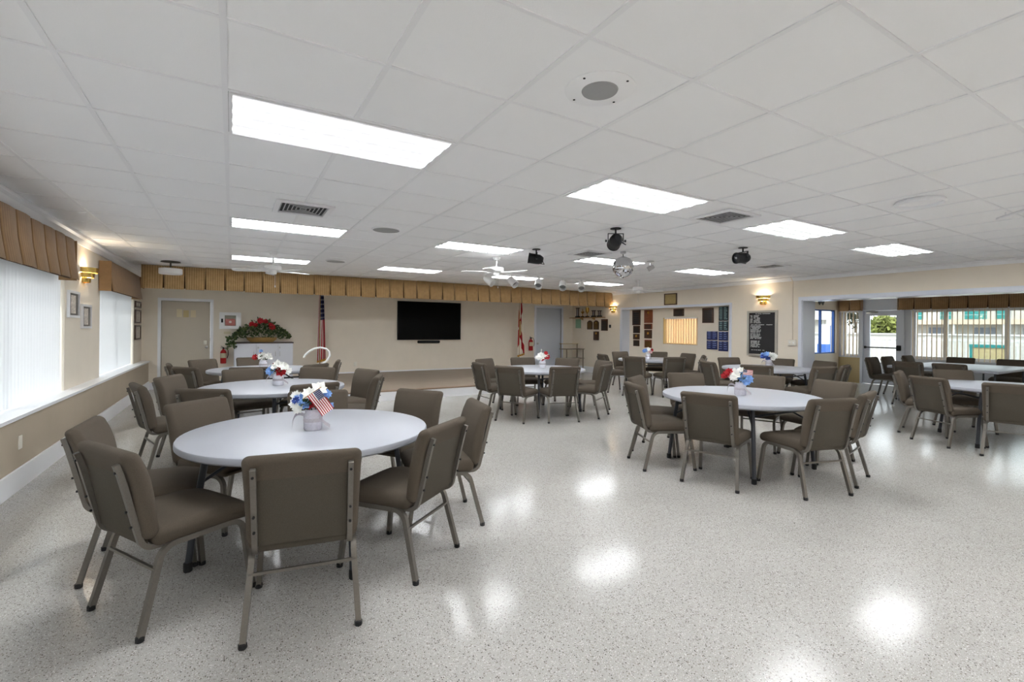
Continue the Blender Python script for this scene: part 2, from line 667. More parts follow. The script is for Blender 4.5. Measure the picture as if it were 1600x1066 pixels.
# --- stage wall
LD = (-1.354, -.429, 1.975)     # left door opening
RD = (8.645, 9.667, 2.11)       # right door opening
wb = MB()
wb.box(XL - SHELL, LD[0], YB, YB + SHELL, 0, ZC + .3)
wb.box(LD[1], RD[0], YB, YB + SHELL, 0, ZC + .3)
wb.box(RD[1], XR2 + .1, YB, YB + SHELL, 0, ZC + .3)
wb.box(LD[0], LD[1], YB, YB + SHELL, LD[2], ZC + .3)
wb.box(RD[0], RD[1], YB, YB + SHELL, RD[2], ZC + .3)
WALL_B = struct('wall_back', wb, M_WALL)
bb = MB()
for (a, b) in ((XLL, LD[0] - .06), (LD[1] + .06, 1.70), (7.40, RD[0] - .08), (RD[1] + .1, XR)):
    bb.box(a, b, YB - .016, YB, 0, .15)
bb.box(1.70, 7.40, YB - .012, YB, .193, .225)
struct('baseboard_back', bb, M_WHITE)

# --- wall behind the camera
struct('wall_front', MB().box(XL - SHELL, XS + .3, YF - SHELL, YF, 0, ZC + .3), M_WALL)

# --- right wall: niche, wide opening to the sunroom
NY0, NY1, NZ = 7.02, 10.62, 2.02
XN = 10.46
OY0, OY1, OZ = -2.0, 5.36, 2.06
IW = (8.15, 9.30, 1.03, 1.76)   # window in the niche
wr = MB()
wr.box(XR, XR2, NY1, YB, 0, ZC + .3)
wr.box(XR, XR2, OY1, NY0, 0, ZC + .3)
wr.box(XR, XR2, NY0, NY1, NZ, ZC + .3)
wr.box(XN, XR2, NY0, IW[0], 0, NZ)
wr.box(XN, XR2, IW[1], NY1, 0, NZ)
wr.box(XN, XR2, IW[0], IW[1], 0, IW[2])
wr.box(XN, XR2, IW[0], IW[1], IW[3], NZ)
wr.box(XR, XR2, OY0, OY1, OZ, ZC + .3)
wr.box(XR, XR2, YF, OY0, 0, ZC + .3)
WALL_R = struct('wall_right', wr, M_WALLR)
t = MB()
t.box(XR - .018, XR, NY0 - .06, NY0, 0, NZ + .06).box(XR - .018, XR, NY1, NY1 + .06, 0, NZ + .06).box(XR - .018, XR, NY0, NY1, NZ, NZ + .06)
t.box(XR, XN, NY1 - .012, NY1, 0, NZ).box(XR, XN, NY0, NY0 + .012, 0, NZ)
struct('trim_3', t, M_JAMB)['label'] = 'white casing around the plaque niche'
t = MB()
t.box(XR - .018, XR, OY1, OY1 + .07, 0, OZ + .07).box(XR - .018, XR, OY0, OY1, OZ, OZ + .07)
t.box(XR, XR2 + .018, OY1 - .015, OY1, 0, OZ).box(XR, XR2, OY0, OY1, OZ - .015, OZ)
t.box(XR2, XR2 + .018, OY1, OY1 + .07, 0, OZ + .07)
struct('trim_4', t, M_JAMB)['label'] = 'white glossy casing of the wide sunroom opening'
crown = MB().prism([(XR, ZC), (XR, ZC - .08), (XR - .02, ZC - .08), (XR - .05, ZC - .03), (XR - .08, ZC - .02), (XR - .08, ZC)], 'y', YF, YB)
struct('trim_5', crown, M_GRID)['label'] = 'white crown moulding over the right wall'
t = MB()
for (a, b) in ((OY1 + .07, NY0 - .06), (NY1 + .06, YB)):
    t.box(XR - .018, XR, a, b, 0, .19)
t.box(XN - .018, XN, NY0 + .012, NY1 - .012, 0, .19)
struct('baseboard_right', t, M_WHITE)
# chair rail shelf under the letter board
struct('trim_6', MB().box(XR - .03, XR, OY1 + .07, NY0 - .06, .44, .56), M_WHITE)['label'] = 'white band on the wall under the letter board'

# --- office behind the niche window
struct('wall_office', MB().box(XR2 + 2.4, XR2 + 2.5, YS + .1, 11.2, 0, 2.5).box(XR2, XR2 + 2.5, 11.1, 11.2, 0, 2.5)
       .box(XR2, XR2 + 2.5, YS + .1, 11.2, 2.45, 2.55), mat('warm_office_paint', (240, 226, 206), .8))
ol = thing('office_lamp', 'warm ceiling lamp glowing in the office behind the niche window', 'lamp', (11.7, 8.8, 2.38))
ob('lamp_bowl', MB().lathe([(0, -.02), (.14, -.01), (.2, .03), (.21, .07)], n=20), mat('warm_lamp_glass', (255, 232, 196), .4, emit=(255, 242, 220), estr=120), ol)

# --- sunroom shell
ZSC = 2.40
struct('ceiling_sunroom', MB().box(XR2, XS + .2, YF, YS + .2, ZSC, ZSC + .2), M_TILE)
FW = (13.2, 14.86, .80, 2.03)   # window in the far wall (x0,x1,z0,z1)
struct('wall_sunroom_far', MB().box(XR2, FW[0], YS, YS + .15, 0, ZSC).box(FW[1], XS + .2, YS, YS + .15, 0, ZSC)
       .box(FW[0], FW[1], YS, YS + .15, 0, FW[2]).box(FW[0], FW[1], YS, YS + .15, FW[3], ZSC), M_WALLR)
WA = (6.39, 6.80)
DR = (5.42, 6.30, 2.0)
WB = (-3.5, 5.22)
WZ = (.74, 2.0)
ws = MB()
ws.box(XS, XS + .2, WA[1], YS, 0, 2.0).box(XS, XS + .2, DR[1] + .06, WA[0], 0, 2.0)
ws.box(XS, XS + .2, WB[1], DR[0] - .06, 0, 2.0).box(XS, XS + .2, YF, WB[0], 0, 2.0)
ws.box(XS, XS + .2, WA[0], WA[1], 0, WZ[0]).box(XS, XS + .2, WB[0], WB[1], 0, WZ[0])
ws.box(XS, XS + .2, YF, DR[0] - .06, 2.0, ZSC).box(XS, XS + .2, DR[1] + .06, YS, 2.0, ZSC).box(XS, XS + .2, DR[0] - .06, DR[1] + .06, 2.06, ZSC)
struct('wall_sunroom', ws, M_JAMB)
struct('trim_7', MB().box(XS - .012, XS, 6.36, YS, 0, .70), M_TAN)['label'] = 'tan panel under the narrow sunroom window'

# ------------------------------------------------------------------ ceiling: slab, tiles, grid
CEIL = struct('ceiling', MB().box(XL - SHELL, XR2, YF - SHELL, YB + SHELL, ZC + .03, ZC + .3), M_PLEN)
FIX = [(i, j) for i in (0, 4, 8, 12) for j in (13, 8, 3, -2, -7)]  # last two rows are unseen, added behind the camera for extra light
holes = {(i + a, j) for (i, j) in FIX for a in (0, 1)}
full_tile = MB().box(0, T - .004, 0, T - .004, 0, .012).mesh('tile', M_TILE, False)
cells = []
i0, i1 = math.floor((XL - TX0) / T), math.ceil((XR - TX0) / T)
j0, j1 = math.floor((YF - TY0) / T), math.ceil((YB - TY0) / T)
cs, sn = math.cos(YAW), math.sin(YAW)
for i in range(i0, i1):
    for j in range(j0, j1):
        if (i, j) in holes:
            continue
        x0, y0 = TX0 + i * T + .002, TY0 + j * T + .002
        xa, xb = max(x0, XL), min(x0 + T - .004, XR)
        ya, yb = max(y0, YF), min(y0 + T - .004, YB)
        if xb - xa < .02 or yb - ya < .02:
            continue
        cx, cy = (xa + xb) / 2, (ya + yb) / 2
        d = cx * sn + cy * cs
        rr = cx * cs - cy * sn
        vis = d > .8 and abs(rr) < d * 1.08 + .6 and d < 12
        cells.append((0 if vis else 1, d if vis else 99 + abs(d), (xa, xb, ya, yb), (xb - xa > T - .005 and yb - ya > T - .005)))
cells.sort(key=lambda c: c[:2])
rest = MB()
for k, (nv, d, (xa, xb, ya, yb), full) in enumerate(cells):
    if k < 290 and not nv:
        if full:
            o = ob('tile', full_tile, None, CEIL, loc=(xa, ya, ZC + .005))
        else:
            o = ob('tile', MB().box(0, xb - xa, 0, yb - ya, 0, .012), M_TILE, CEIL, smooth=False, loc=(xa, ya, ZC + .005))
    else:
        rest.box(xa, xb, ya, yb, ZC + .005, ZC + .017)
o = ob('far_tiles', rest, M_TILE, CEIL, smooth=False)
o['kind'] = 'stuff'
for i in range(i0 + 1, i1):
    x = TX0 + i * T
    ob('grid_runner', MB().box(x - .0125, x + .0125, YF, YB, ZC, ZC + .006), M_GRID, CEIL, smooth=False)
for j in range(j0 + 1, j1):
    y = TY0 + j * T
    ob('grid_cross_tee', MB().box(XL, XR, y - .0085, y + .0085, ZC + .0005, ZC + .0055), M_GRID, CEIL, smooth=False)

# ------------------------------------------------------------------ fluorescent panels
where = {0: 'first column from the windows', 4: 'second column from the windows', 8: 'third column from the windows',
         12: 'fourth column from the windows'}
rows = {13: 'first row', 8: 'second row', 3: 'third row', -2: 'added unseen fourth row', -7: 'added unseen fifth row'}
fmesh = {}
for (i, j) in FIX:
    x, y = TX0 + (i + 1) * T, TY0 + (j + .5) * T
    t = thing('fluorescent_panel', 'lit fluorescent ceiling panel, %s from the stage, %s' % (rows[j], where[i]), 'ceiling light', (x, y, ZC - .004),
              group='fluorescent ceiling panels')
    if not fmesh:
        a, b = T - .014, T / 2 - .014
        fr = MB().ring('z', -a, a, -b, b, .018, 0, .045)
        fr.box(-a, a, -b, b, .045, .05)
        fmesh['frame'] = fr.mesh('frame', M_GRID, False)
        fmesh['diffuser'] = MB().box(-a + .018, a - .018, -b + .018, b - .018, .004, .010).mesh('diffuser', M_DIFF, False)
    ob('frame', fmesh['frame'], None, t)
    ob('diffuser', fmesh['diffuser'], None, t)


# ------------------------------------------------------------------ chairs
def arc(c, r, a0, a1, n, plane):
    out = []
    for k in range(n + 1):
        a = R(a0 + (a1 - a0) * k / n)
        p, q = c[0] + r * math.cos(a), c[1] + r * math.sin(a)
        out.append((p, q))
    return out


def make_chair():
    t = thing('padded_chair', 'x', 'chair')

    def seat_fn(p, hs):
        u, v = p.x / hs[0], p.y / hs[1]
        k = (1 - u ** 4) * (1 - v ** 4)
        z = p.z + (.018 * k if p.z > 0 else 0)
        if p.y > 0:
            z -= .020 * max(0, v - .55) / .45 * (1 if p.z > 0 else .2)
        x = p.x * (1 - .05 * (1 - (v + 1) / 2))
        return (x, p.y, z)
    ob('seat', MB().rbox((0, .03, .435), (.50, .47, .09), .038, 4, 5, seat_fn), M_FAB, t, angle=80)

    def back_fn(p, hs):
        u, v = p.x / hs[0], p.z / hs[2]
        bul = (1 - u ** 4) * (1 - v ** 2)
        y = p.y + (.022 * bul if p.y > 0 else 0)
        w = 1 - .05 * (1 - (v + 1) / 2)
        y += -.036 * max(0, v - .1) ** 2                      # gentle backward roll at the top
        return (p.x * w, y, p.z)
    b = MB().rbox((0, 0, 0), (.50, .068, .43), .033, 4, 6, back_fn)
    tilt = Matrix.Translation((0, -.243, .648)) @ Matrix.Rotation(R(10), 4, 'X')
    b.xf(tilt)
    bo = ob('backrest', b, M_FAB, t, angle=80)
    pn = MB().rbox((0, -.034, -.02), (.385, .012, .385), .005, 1, 1)
    pn.xf(tilt)
    ob('back_panel', pn, M_FABB, bo)
    flap = MB().rbox((0, -.018, -.225), (.40, .016, .05), .006, 1, 1)
    flap.xf(tilt)
    ob('lower_flap', flap, M_FABB, bo)
    for s in (-1, 1):
        x, xf = s * .222, s * .243
        # rear half of the side frame
        pr = [(xf, -.262, .012)]
        for k in range(7):
            a = R(180 - 16 - k * 12.3)
            pr.append((x, -.105 + .075 * math.cos(a), .312 + .075 * math.sin(a)))
        pr.append((x, .03, .387))
        ob_leg = ob('leg', MB().tube(pr, .0185, 4, rot=R(45)), M_FRAME, t, angle=30)
        ob('foot_glide', MB().lathe([(.016, 0), (.0185, .003), (.0185, .022), (.014, .026)], (xf, -.262, 0), 8), M_RUBBER, ob_leg)
        pf = [(x, .03, .387)]
        for k in range(7):
            a = R(90 - k * 13)
            pf.append((x, .150 + .075 * math.cos(a), .312 + .075 * math.sin(a)))
        pf.append((xf, .262, .012))
        ob_leg = ob('leg', MB().tube(pf, .0185, 4, rot=R(45)), M_FRAME, t, angle=30)
        ob('foot_glide', MB().lathe([(.016, 0), (.0185, .003), (.0185, .022), (.014, .026)], (xf, .262, 0), 8), M_RUBBER, ob_leg)
        xu = s * .200
        pu = [(xu, -.03, .392), (xu, -.17, .392)]
        for k in range(1, 7):
            a = R(270 - k * 13.5)
            pu.append((xu, -.188 + .06 * math.cos(a), .452 + .06 * math.sin(a)))
        pu.append((xu, -.262, .50))
        pu.append((xu, -.276, .56))
        pu.append((xu, -.300, .66))
        pu.append((xu, -.324, .755))
        pu.append((xu, -.340, .805))
        up = ob('back_upright', MB().tube(pu, .0165, 4, rot=R(45)), M_FRAME, t, angle=30)
        sc = MB()
        for (yy, zz) in ((-.337, .77), (-.296, .585), (-.277, .51)):
            sc.lathe([(.006, -.004), (.006, .004), (.003, .006)], (xu, yy - .006, zz), 8, axis='y')
        ob('screws', sc, M_RUBBER, up)['kind'] = 'stuff'
    ob('stretcher', MB().tube([(-.232, -.196, .29), (.232, -.196, .29)], .0095, 4, rot=R(45)), M_FRAME, t, angle=30)
    return t


chair0 = make_chair()
used = [False]


def place_chair(mid, ang, label, group):
    """mid: plan position of the top of the back; ang: facing direction (radians from +x)"""
    # local: back top at y=-.30, facing +y
    x = mid[0] + .30 * math.cos(ang)
    y = mid[1] + .30 * math.sin(ang)
    if not used[0]:
        used[0] = True
        chair0.location = (x, y, 0)
        chair0.rotation_euler = (0, 0, ang - math.pi / 2)
        chair0['label'] = label
        chair0['group'] = group
    else:
        dup(chair0, (x, y, 0), ang - math.pi / 2, label, group)


def side_key(a):
    """side of the table on which the chair stands"""
    d = math.degrees(a) % 360
    return 'N' if 45 <= d < 135 else 'W' if 135 <= d < 225 else 'S' if 225 <= d < 315 else 'E'


SIDE = {'N': 'back to the stage', 'W': 'back to the window wall', 'S': 'facing the stage', 'E': 'facing the window wall'}


def chair_labels(c, pts, phrase):
    keys = [side_key(math.atan2(p[1] - c[1], p[0] - c[0])) for p in pts]
    out = []
    for p, k in zip(pts, keys):
        mates = [q for q, kk in zip(pts, keys) if kk == k]
        extra = ''
        if len(mates) > 1:
            ax = 0 if k in 'NS' else 1
            rank = sorted(m[ax] for m in mates).index(p[ax])
            lo, hi = ('window side', 'right wall side') if ax == 0 else ('other end', 'stage end')
            extra = ', ' + (lo if rank == 0 else hi if rank == len(mates) - 1 else 'middle one')
        out.append('taupe chair at the %s, %s%s' % (phrase, SIDE[k], extra))
    return out


def seat_poly(c):
    x, y, a = c
    x, y = x + .30 * math.cos(a), y + .30 * math.sin(a)
    f = (math.cos(a), math.sin(a))
    return [(x + u * f[1] + v * f[0], y - u * f[0] + v * f[1]) for u, v in ((-.25, -.2), (.25, -.2), (.25, .268), (-.25, .268))]


def depth(P, Q):
    best = 1e9
    for A, B in ((P, Q), (Q, P)):
        for i in range(4):
            ex, ey = A[(i + 1) % 4][0] - A[i][0], A[(i + 1) % 4][1] - A[i][1]
            L = math.hypot(ex, ey)
            nx, ny = ey / L, -ex / L
            pa, pb = [x * nx + y * ny for x, y in A], [x * nx + y * ny for x, y in B]
            best = min(best, max(pa) - min(pb), max(pb) - min(pa))
    return best


def relax(cs, fixed=()):
    """ease neighbouring chairs apart until no two seats touch"""
    for _ in range(120):
        moved = False
        for i in range(len(cs)):
            for j in range(i + 1, len(cs)):
                if math.hypot(cs[i][0] - cs[j][0], cs[i][1] - cs[j][1]) > 1:
                    continue
                d = depth(seat_poly(cs[i]), seat_poly(cs[j]))
                if d > -.004:
                    moved = True
                    dx, dy = cs[j][0] - cs[i][0], cs[j][1] - cs[i][1]
                    L = math.hypot(dx, dy)
                    for k_, c, sg in ((i, cs[i], -1), (j, cs[j], 1)):
                        if k_ in fixed:
                            continue
                        c[0] += sg * dx / L * .002
                        c[1] += sg * dy / L * .002
                        side = math.cos(c[2]) * dy * sg - math.sin(c[2]) * dx * sg     # turn the seat away from the neighbour
                        c[2] += math.copysign(R(.28), side)
                        c[0] -= math.cos(c[2]) * .001
                        c[1] -= math.sin(c[2]) * .001
        if not moved:
            break
    return cs


# ------------------------------------------------------------------ round tables
def make_table():
    t = thing('round_folding_table', 'x', 'table')
    ob('tabletop', MB().lathe([(0, .687), (.735, .687), (.752, .692), (.762, .702), (.762, .726), (.757, .734), (.748, .737), (0, .737)], n=64), M_TOP, t, angle=35)
    feet = [(11, .69), (101, .69), (191, .69), (281, .69)]
    for (a, r) in feet:
        ca, sa = math.cos(R(a)), math.sin(R(a))
        lg = ob('leg', MB().tube([(.60 * ca, .60 * sa, .688), (.655 * ca, .655 * sa, .34), (r * ca, r * sa, .02)], .019, 10), M_LEG, t)
        ob('foot_cap', MB().lathe([(.021, 0), (.023, .004), (.023, .05), (.020, .053)], (r * ca, r * sa, 0), 10), M_RUBBER, lg)
        ob('brace', MB().tube([(.63 * ca, .63 * sa, .50), (.34 * ca, .34 * sa, .672)], .010, 6), M_LEG, t)
    for (a, b) in ((11, 101), (191, 281)):
        p = [(.612 * math.cos(R(q)), .612 * math.sin(R(q)), .61) for q in (a, b)]
        ob('cross_bar', MB().tube(p, .012, 8), M_LEG, t)
    fr = MB()
    fr.box(-.5, .5, -.02, .02, .665, .688).box(-.02, .02, -.5, .5, .662, .686)
    ob('under_rail', fr, M_LEG, t, smooth=False)
    return t


table0 = make_table()

TABLES = [
    # key, centre, scale, turn, label, phrase for chairs, chair back-top positions
    ('one', (.47, 3.43), 1.0, 0, 'white round folding table holding the clear jar of blue and white flowers with a flag',
     'clear flag-jar table',
     [(-.50, 2.857), (-.65, 3.58), (-.22, 4.28), (.285, 2.311), (1.10, 2.632), (1.62, 3.26), (1.48, 4.13), (.66, 4.49)]),
    ('two', (.43, 6.10), 1.0, 5, 'white round folding table holding the white jar with a red bloom and grey ribbon',
     'red-bloom jar table',
     [(-.78, 5.74), (-.61, 6.56), (-.22, 5.06), (.73, 5.07), (1.56, 6.50), (1.50, 5.65), (.13, 7.20), (1.05, 7.08)]),
    ('three', (.42, 8.62), 1.0, -8, 'white round folding table in front of the pale grey cabinet',
     'table before the grey cabinet',
     [(-.78, 8.55), (-.52, 7.85), (-.40, 9.50), (.30, 9.80), (.21, 7.50), (1.10, 7.72), (1.55, 8.42)]),
    ('four', (4.62, 6.80), 1.0, 0, 'white round folding table between the stage and the hanging mirror ball',
     'red-and-white jar table',
     [(3.50, 6.91), (4.08, 7.86), (3.62, 6.18), (4.33, 5.74), (5.22, 5.82), (4.92, 7.86), (5.60, 7.36), (5.82, 6.56)]),
    ('five', (4.68, 3.11), 1.03, 0, 'white round folding table holding the crystal jar of red, white and blue flowers',
     'crystal-jar table',
     [(3.70, 3.60), (4.22, 4.15), (5.20, 4.24), (3.69, 2.76), (5.85, 3.55), (4.38, 2.05), (5.95, 2.78), (5.06, 2.13)]),
    ('six', (8.50, 7.90), 1.0, 10, 'white round folding table in front of the plaque niche',
     'table before the niche',
     [(7.32, 8.28), (7.32, 7.30), (8.02, 6.80), (8.62, 9.08), (9.50, 8.62), (9.58, 7.72), (9.22, 7.02)]),
    ('seven', (8.60, 5.15), 1.03, 4, 'white round folding table in front of the black letter board',
     'table before the letter board',
     [(7.47, 5.60), (8.02, 6.14), (9.04, 6.27), (7.46, 4.66), (9.70, 5.52), (9.72, 4.72), (8.22, 3.98), (8.92, 4.02)]),
    ('eight', (8.60, 2.0), 1.0, 20, 'white round folding table with no flowers beside the sunroom opening',
     'flowerless round table',
     [(7.65, 2.47), (8.36, 3.05), (9.46, 2.78), (7.48, 1.70)]),
]
for n, (key, c, s, turn, label, phrase, chairs) in enumerate(TABLES):
    if n == 0:
        tb = table0
        tb.location = (*c, 0)
        tb['label'] = label
    else:
        # the folding legs stand in the gaps between the chairs
        angs = [math.degrees(math.atan2(p[1] - c[1], p[0] - c[0])) for p in chairs]
        turn = max(range(90), key=lambda q_: min(abs((11 + q_ + 90 * m - g + 180) % 360 - 180) for m in range(4) for g in angs))
        tb = dup(table0, (*c, 0), R(turn), label, None, (s, s, 1))
    tb['group'] = 'round folding tables'
    cs_ = relax([[p[0], p[1], math.atan2(p[1] - c[1], p[0] - c[0]) + math.pi] for p in chairs], {'one': (0, 3, 4), 'five': (3, 5)}.get(key, ()))
    for q_, lab in zip(cs_, chair_labels(c, chairs, phrase)):
        place_chair(q_[:2], q_[2], lab, 'padded chairs')

# long tables in the sunroom
for k, (ya, yb) in enumerate(((2.80, 3.62), (3.63, 4.45))):
    t = thing('long_folding_table', ('white long folding table in the sunroom, the one %s' %
              ('toward the carpet of open floor' if k == 0 else 'beside the glass exit door')), 'table', (12.78, (ya + yb) / 2, 0),
              group='long tables in the sunroom')
    t['label'] = ('white rectangular folding table in the sunroom, farther from the exit door' if k == 0 else
                  'white rectangular folding table in the sunroom, nearer the exit door')
    hw = (yb - ya) / 2
    ob('tabletop', MB().rbox((0, 0, .712), (2.30, 2 * hw, .05), .012, 2, 1), M_TOP, t)
    for sx in (-1, 1):
        for sy in (-1, 1):
            ob('leg', MB().tube([(sx * .82, sy * hw * .7, .69), (sx * .86, sy * hw * .74, 0)], .015, 8), M_LEG, t)
        ob('cross_bar', MB().tube([(sx * .83, -hw * .7, .4), (sx * .83, hw * .7, .4)], .01, 8), M_LEG, t)
SUNCH = [((12.35, 5.02), 270, 'nearest the exit door, facing the long tables'), ((13.12, 5.02), 270, 'in the middle of the row by the exit door'),
         ((14.20, 5.02), 270, 'in the row by the exit door, against the window'),
         ((11.2, 3.96), 0, 'backing the hall, nearer the exit door'), ((11.2, 3.34), 0, 'backing the hall, farther from the exit door'),
         ((14.38, 4.08), 180, 'against the window, nearer the exit door'), ((14.38, 3.24), 180, 'against the window, farther from the exit door')]
for p, a, lab in SUNCH:
    place_chair(p, R(a), 'taupe padded chair in the sunroom %s' % lab, 'padded chairs in the sunroom')


# ------------------------------------------------------------------ flower jars
def petals(mb, c, r, n, nrm, layers=2, seed=0):
    """a flower head of separate pointed petals around axis nrm"""
    q = random.Random(seed)
    nrm = Vector(nrm).normalized()
    u = nrm.orthogonal().normalized()
    w = nrm.cross(u)
    c = Vector(c)
    for L in range(layers):
        for k in range(n):
            a = 2 * math.pi * (k + .5 * L) / n + q.uniform(-.15, .15)
            d = u * math.cos(a) + w * math.sin(a)
            sd = nrm.cross(d)
            rl = r * (1 - .3 * L) * q.uniform(.85, 1.1)
            lift = (.25 + .55 * L)
            p0 = c
            p1 = c + d * rl * .55 + nrm * rl * lift * .55
            p2 = c + d * rl + nrm * rl * lift * .75
            hw = rl * .36
            b = len(mb.v)
            mb.v += [tuple(p0), tuple(p1 + sd * hw), tuple(p2), tuple(p1 - sd * hw), tuple(p1 - nrm * rl * .12)]
            mb.f += [(b, b + 1, b + 4), (b + 1, b + 2, b + 4), (b + 2, b + 3, b + 4), (b + 3, b, b + 4)]
    return mb


def leafs(mb, c, r, n, seed=0, size=.05):
    q = random.Random(seed)
    for k in range(n):
        d = Vector((q.gauss(0, 1), q.gauss(0, 1), abs(q.gauss(0, .6)))).normalized()
        p = Vector(c) + d * r * q.uniform(.3, 1)
        s = d.orthogonal().normalized() * size * .3
        e = d * size * q.uniform(.7, 1.3) + Vector((0, 0, -.2 * size))
        b = len(mb.v)
        mb.v += [tuple(p), tuple(p + e * .5 + s), tuple(p + e), tuple(p + e * .5 - s)]
        mb.f += [(b, b + 1, b + 2, b + 3)]
    return mb


# to the camera the jar's local +y points at it: right = local -x is turned by rz
def jar(loc, label, jarm, flowers, flag=None, curl=True, leaf=True, tall=1.0, stick=False, seed=1):
    rz = math.atan2(loc[1], loc[0]) - math.pi / 2        # local +y away from camera side, local +x to its right
    t = thing('flower_jar', label, 'flowers', loc, rz, 'flower jars on the tables')
    ob('jar', MB().lathe([(0, 0), (.052, 0), (.057, .006), (.058, .085 * tall), (.054, .105 * tall), (.048, .115 * tall), (.051, .135 * tall),
                          (.047, .137 * tall), (.045, .115 * tall), (.05, .1 * tall), (.053, .012), (0, .010)], n=20), jarm, t)
    z0 = .135 * tall
    band = MB().lathe([(.0585, .055), (.0595, .06), (.0595, .075), (.0585, .08)], n=20)
    bo = ob('ribbon_band', band, M_RIB, t)
    if curl:
        def fr(u, v):
            a = 2.2 * u
            return (-.05 - .075 * math.sin(a * .7), -.02 - .012 * v, .10 + .03 * math.sin(a * 1.25) - .085 * u ** 2 + 0.0 * v + (.022 * (v - .5)))
        s1 = MB().sheet(fr, 10, 1)
        ob('ribbon_tail', s1, M_RIB, bo)

        def fr2(u, v):
            return (.035 + .07 * u, -.045 - .015 * math.sin(u * 4) + .01 * v, .095 - .075 * u ** .8 + .024 * (v - .5))
        ob('ribbon_tail', MB().sheet(fr2, 8, 1), M_RIB, bo)
    for k, (x, z, r, m) in enumerate(flowers):
        yy = -.035 + rnd.uniform(-.02, .03)
        c = (x, yy, z0 + z)
        mb = petals(MB(), c, r, 8, (x * 5, -1.0, .35 + z * 3), 3, seed * 31 + k)
        ob('flower', mb, m, t, smooth=False)
    # stems and a back side bunch so that the bouquet has depth
    st = MB()
    for k, (x, z, r, m) in enumerate(flowers):
        st.tube([(x * .15, 0, .02), (x * .4, 0, z0), (x, -.02, z0 + z)], .003, 4)
    ob('stems', st, M_LEAF, t)
    for k in range(3):
        c = (rnd.uniform(-.06, .06), .05, z0 + rnd.uniform(.05, .1))
        ob('flower', petals(MB(), c, .045, 8, (c[0] * 5, 1, .6), 2, seed * 77 + k), flowers[k % len(flowers)][3], t, smooth=False)
    if leaf:
        ob('leaves', leafs(MB(), (0, 0, z0 + .03), .07, 26, seed, .055), M_LEAF, t, smooth=False)
    if flag:
        fx, fz, w, hgt, ang = flag
        g = MB().sheet(lambda u, v: (u * w, -.012 * math.sin(u * 7) * (.3 + u), v * hgt), 12, 6)
        g.xf(Matrix.Translation((fx, -.095, z0 + fz)) @ Matrix.Rotation(R(ang), 4, 'Y'))
        fo = ob('small_flag', g, M_FLAG, t)
        p = MB().tube([(0, .003, -.03), (0, .003, hgt + .015)], .0025, 6)
        p.xf(Matrix.Translation((fx, -.095, z0 + fz)) @ Matrix.Rotation(R(ang), 4, 'Y'))
        ob('flag_stick', p, M_OAK, fo)
    if stick:
        ob('candle_pick', MB().tube([(-.02, .02, z0), (-.02, .02, z0 + .19)], .007, 8), M_PETW, t)
    return t


ZT = .737
jar((.47, 3.38, ZT), 'clear lavender glass jar of blue and white flowers with a small flag', M_JAR,
    [(-.075, .075, .055, M_PETB), (-.11, .045, .04, M_PETW), (-.10, .095, .042, M_PETW), (-.025, .11, .05, M_PETW), (.035, .135, .06, M_PETW),
     (-.055, .045, .05, M_PETB), (-.105, .07, .03, M_PETN), (.085, .10, .035, M_PETB), (.06, .05, .04, M_PETR), (-.02, .035, .035, M_PETR),
     (.10, .02, .035, M_PETB), (-.09, .015, .04, M_PETW)],
    flag=(-.035, .10, .16, .085, 56), seed=3)
# big green leaf of the same bunch
jar((.47, 6.12, ZT), 'white painted jar with light blue, red and white blooms and a grey ribbon', M_JARW,
    [(-.085, .035, .06, M_PETB), (.03, .03, .075, M_PETR), (0, .095, .07, M_PETW), (.06, .085, .06, M_PETW), (.10, .03, .055, M_PETW), (-.05, .08, .04, M_PETW)], seed=5)
jar((.44, 8.64, ZT), 'small white jar with a red bloom, white roses and a blue sprig', M_JARW,
    [(-.11, .05, .06, M_PETR), (-.02, .06, .075, M_PETW), (.07, .065, .065, M_PETW), (-.03, .15, .035, M_PETB), (.10, .04, .045, M_PETW)], curl=False, seed=6)
jar((4.72, 6.90, ZT), 'white jar with white blooms, dark red leaves and a thin white pick', M_JARW,
    [(-.03, .06, .085, M_PETW), (.05, .09, .06, M_PETW), (.08, .05, .06, M_PETR), (-.01, .025, .055, M_PETR), (.06, .12, .045, M_PETR), (-.09, .05, .05, M_PETW)],
    curl=False, leaf=False, stick=True, seed=8)
jar((4.66, 3.09, ZT), 'crystal jar of dark red, white and pale blue flowers with a tiny striped flag', M_JAR,
    [(-.14, .07, .055, M_PETR), (-.11, .105, .05, M_PETR), (-.105, .07, .03, M_PETP), (-.05, .09, .07, M_PETW), (-.065, .05, .055, M_PETW), (.015, .09, .05, M_PETB),
     (.02, .04, .05, M_PETB), (.075, .045, .06, M_PETB), (.055, .005, .045, M_PETB), (.04, .06, .03, M_PETN), (.0, .13, .04, M_PETW)],
    flag=(.025, .09, .09, .055, 4), seed=9)
jar((8.35, 7.86, ZT), 'pale jar of light blue, white and dusty red flowers before the niche', M_JARW,
    [(-.07, .06, .07, M_PETB), (.0, .09, .06, M_PETW), (.05, .04, .06, M_PETP), (.08, .08, .045, M_PETR), (-.02, .02, .05, M_PETW)], curl=False, seed=11)
jar((8.85, 5.28, ZT), 'pale jar of deep blue and white flowers before the letter board', M_JAR,
    [(-.09, .06, .065, M_PETN), (-.04, .10, .06, M_PETB), (.03, .09, .065, M_PETW), (.09, .07, .07, M_PETW), (-.02, .03, .055, M_PETN), (.06, .02, .05, M_PETW), (-.11, .1, .04, M_PETB)], seed=12)


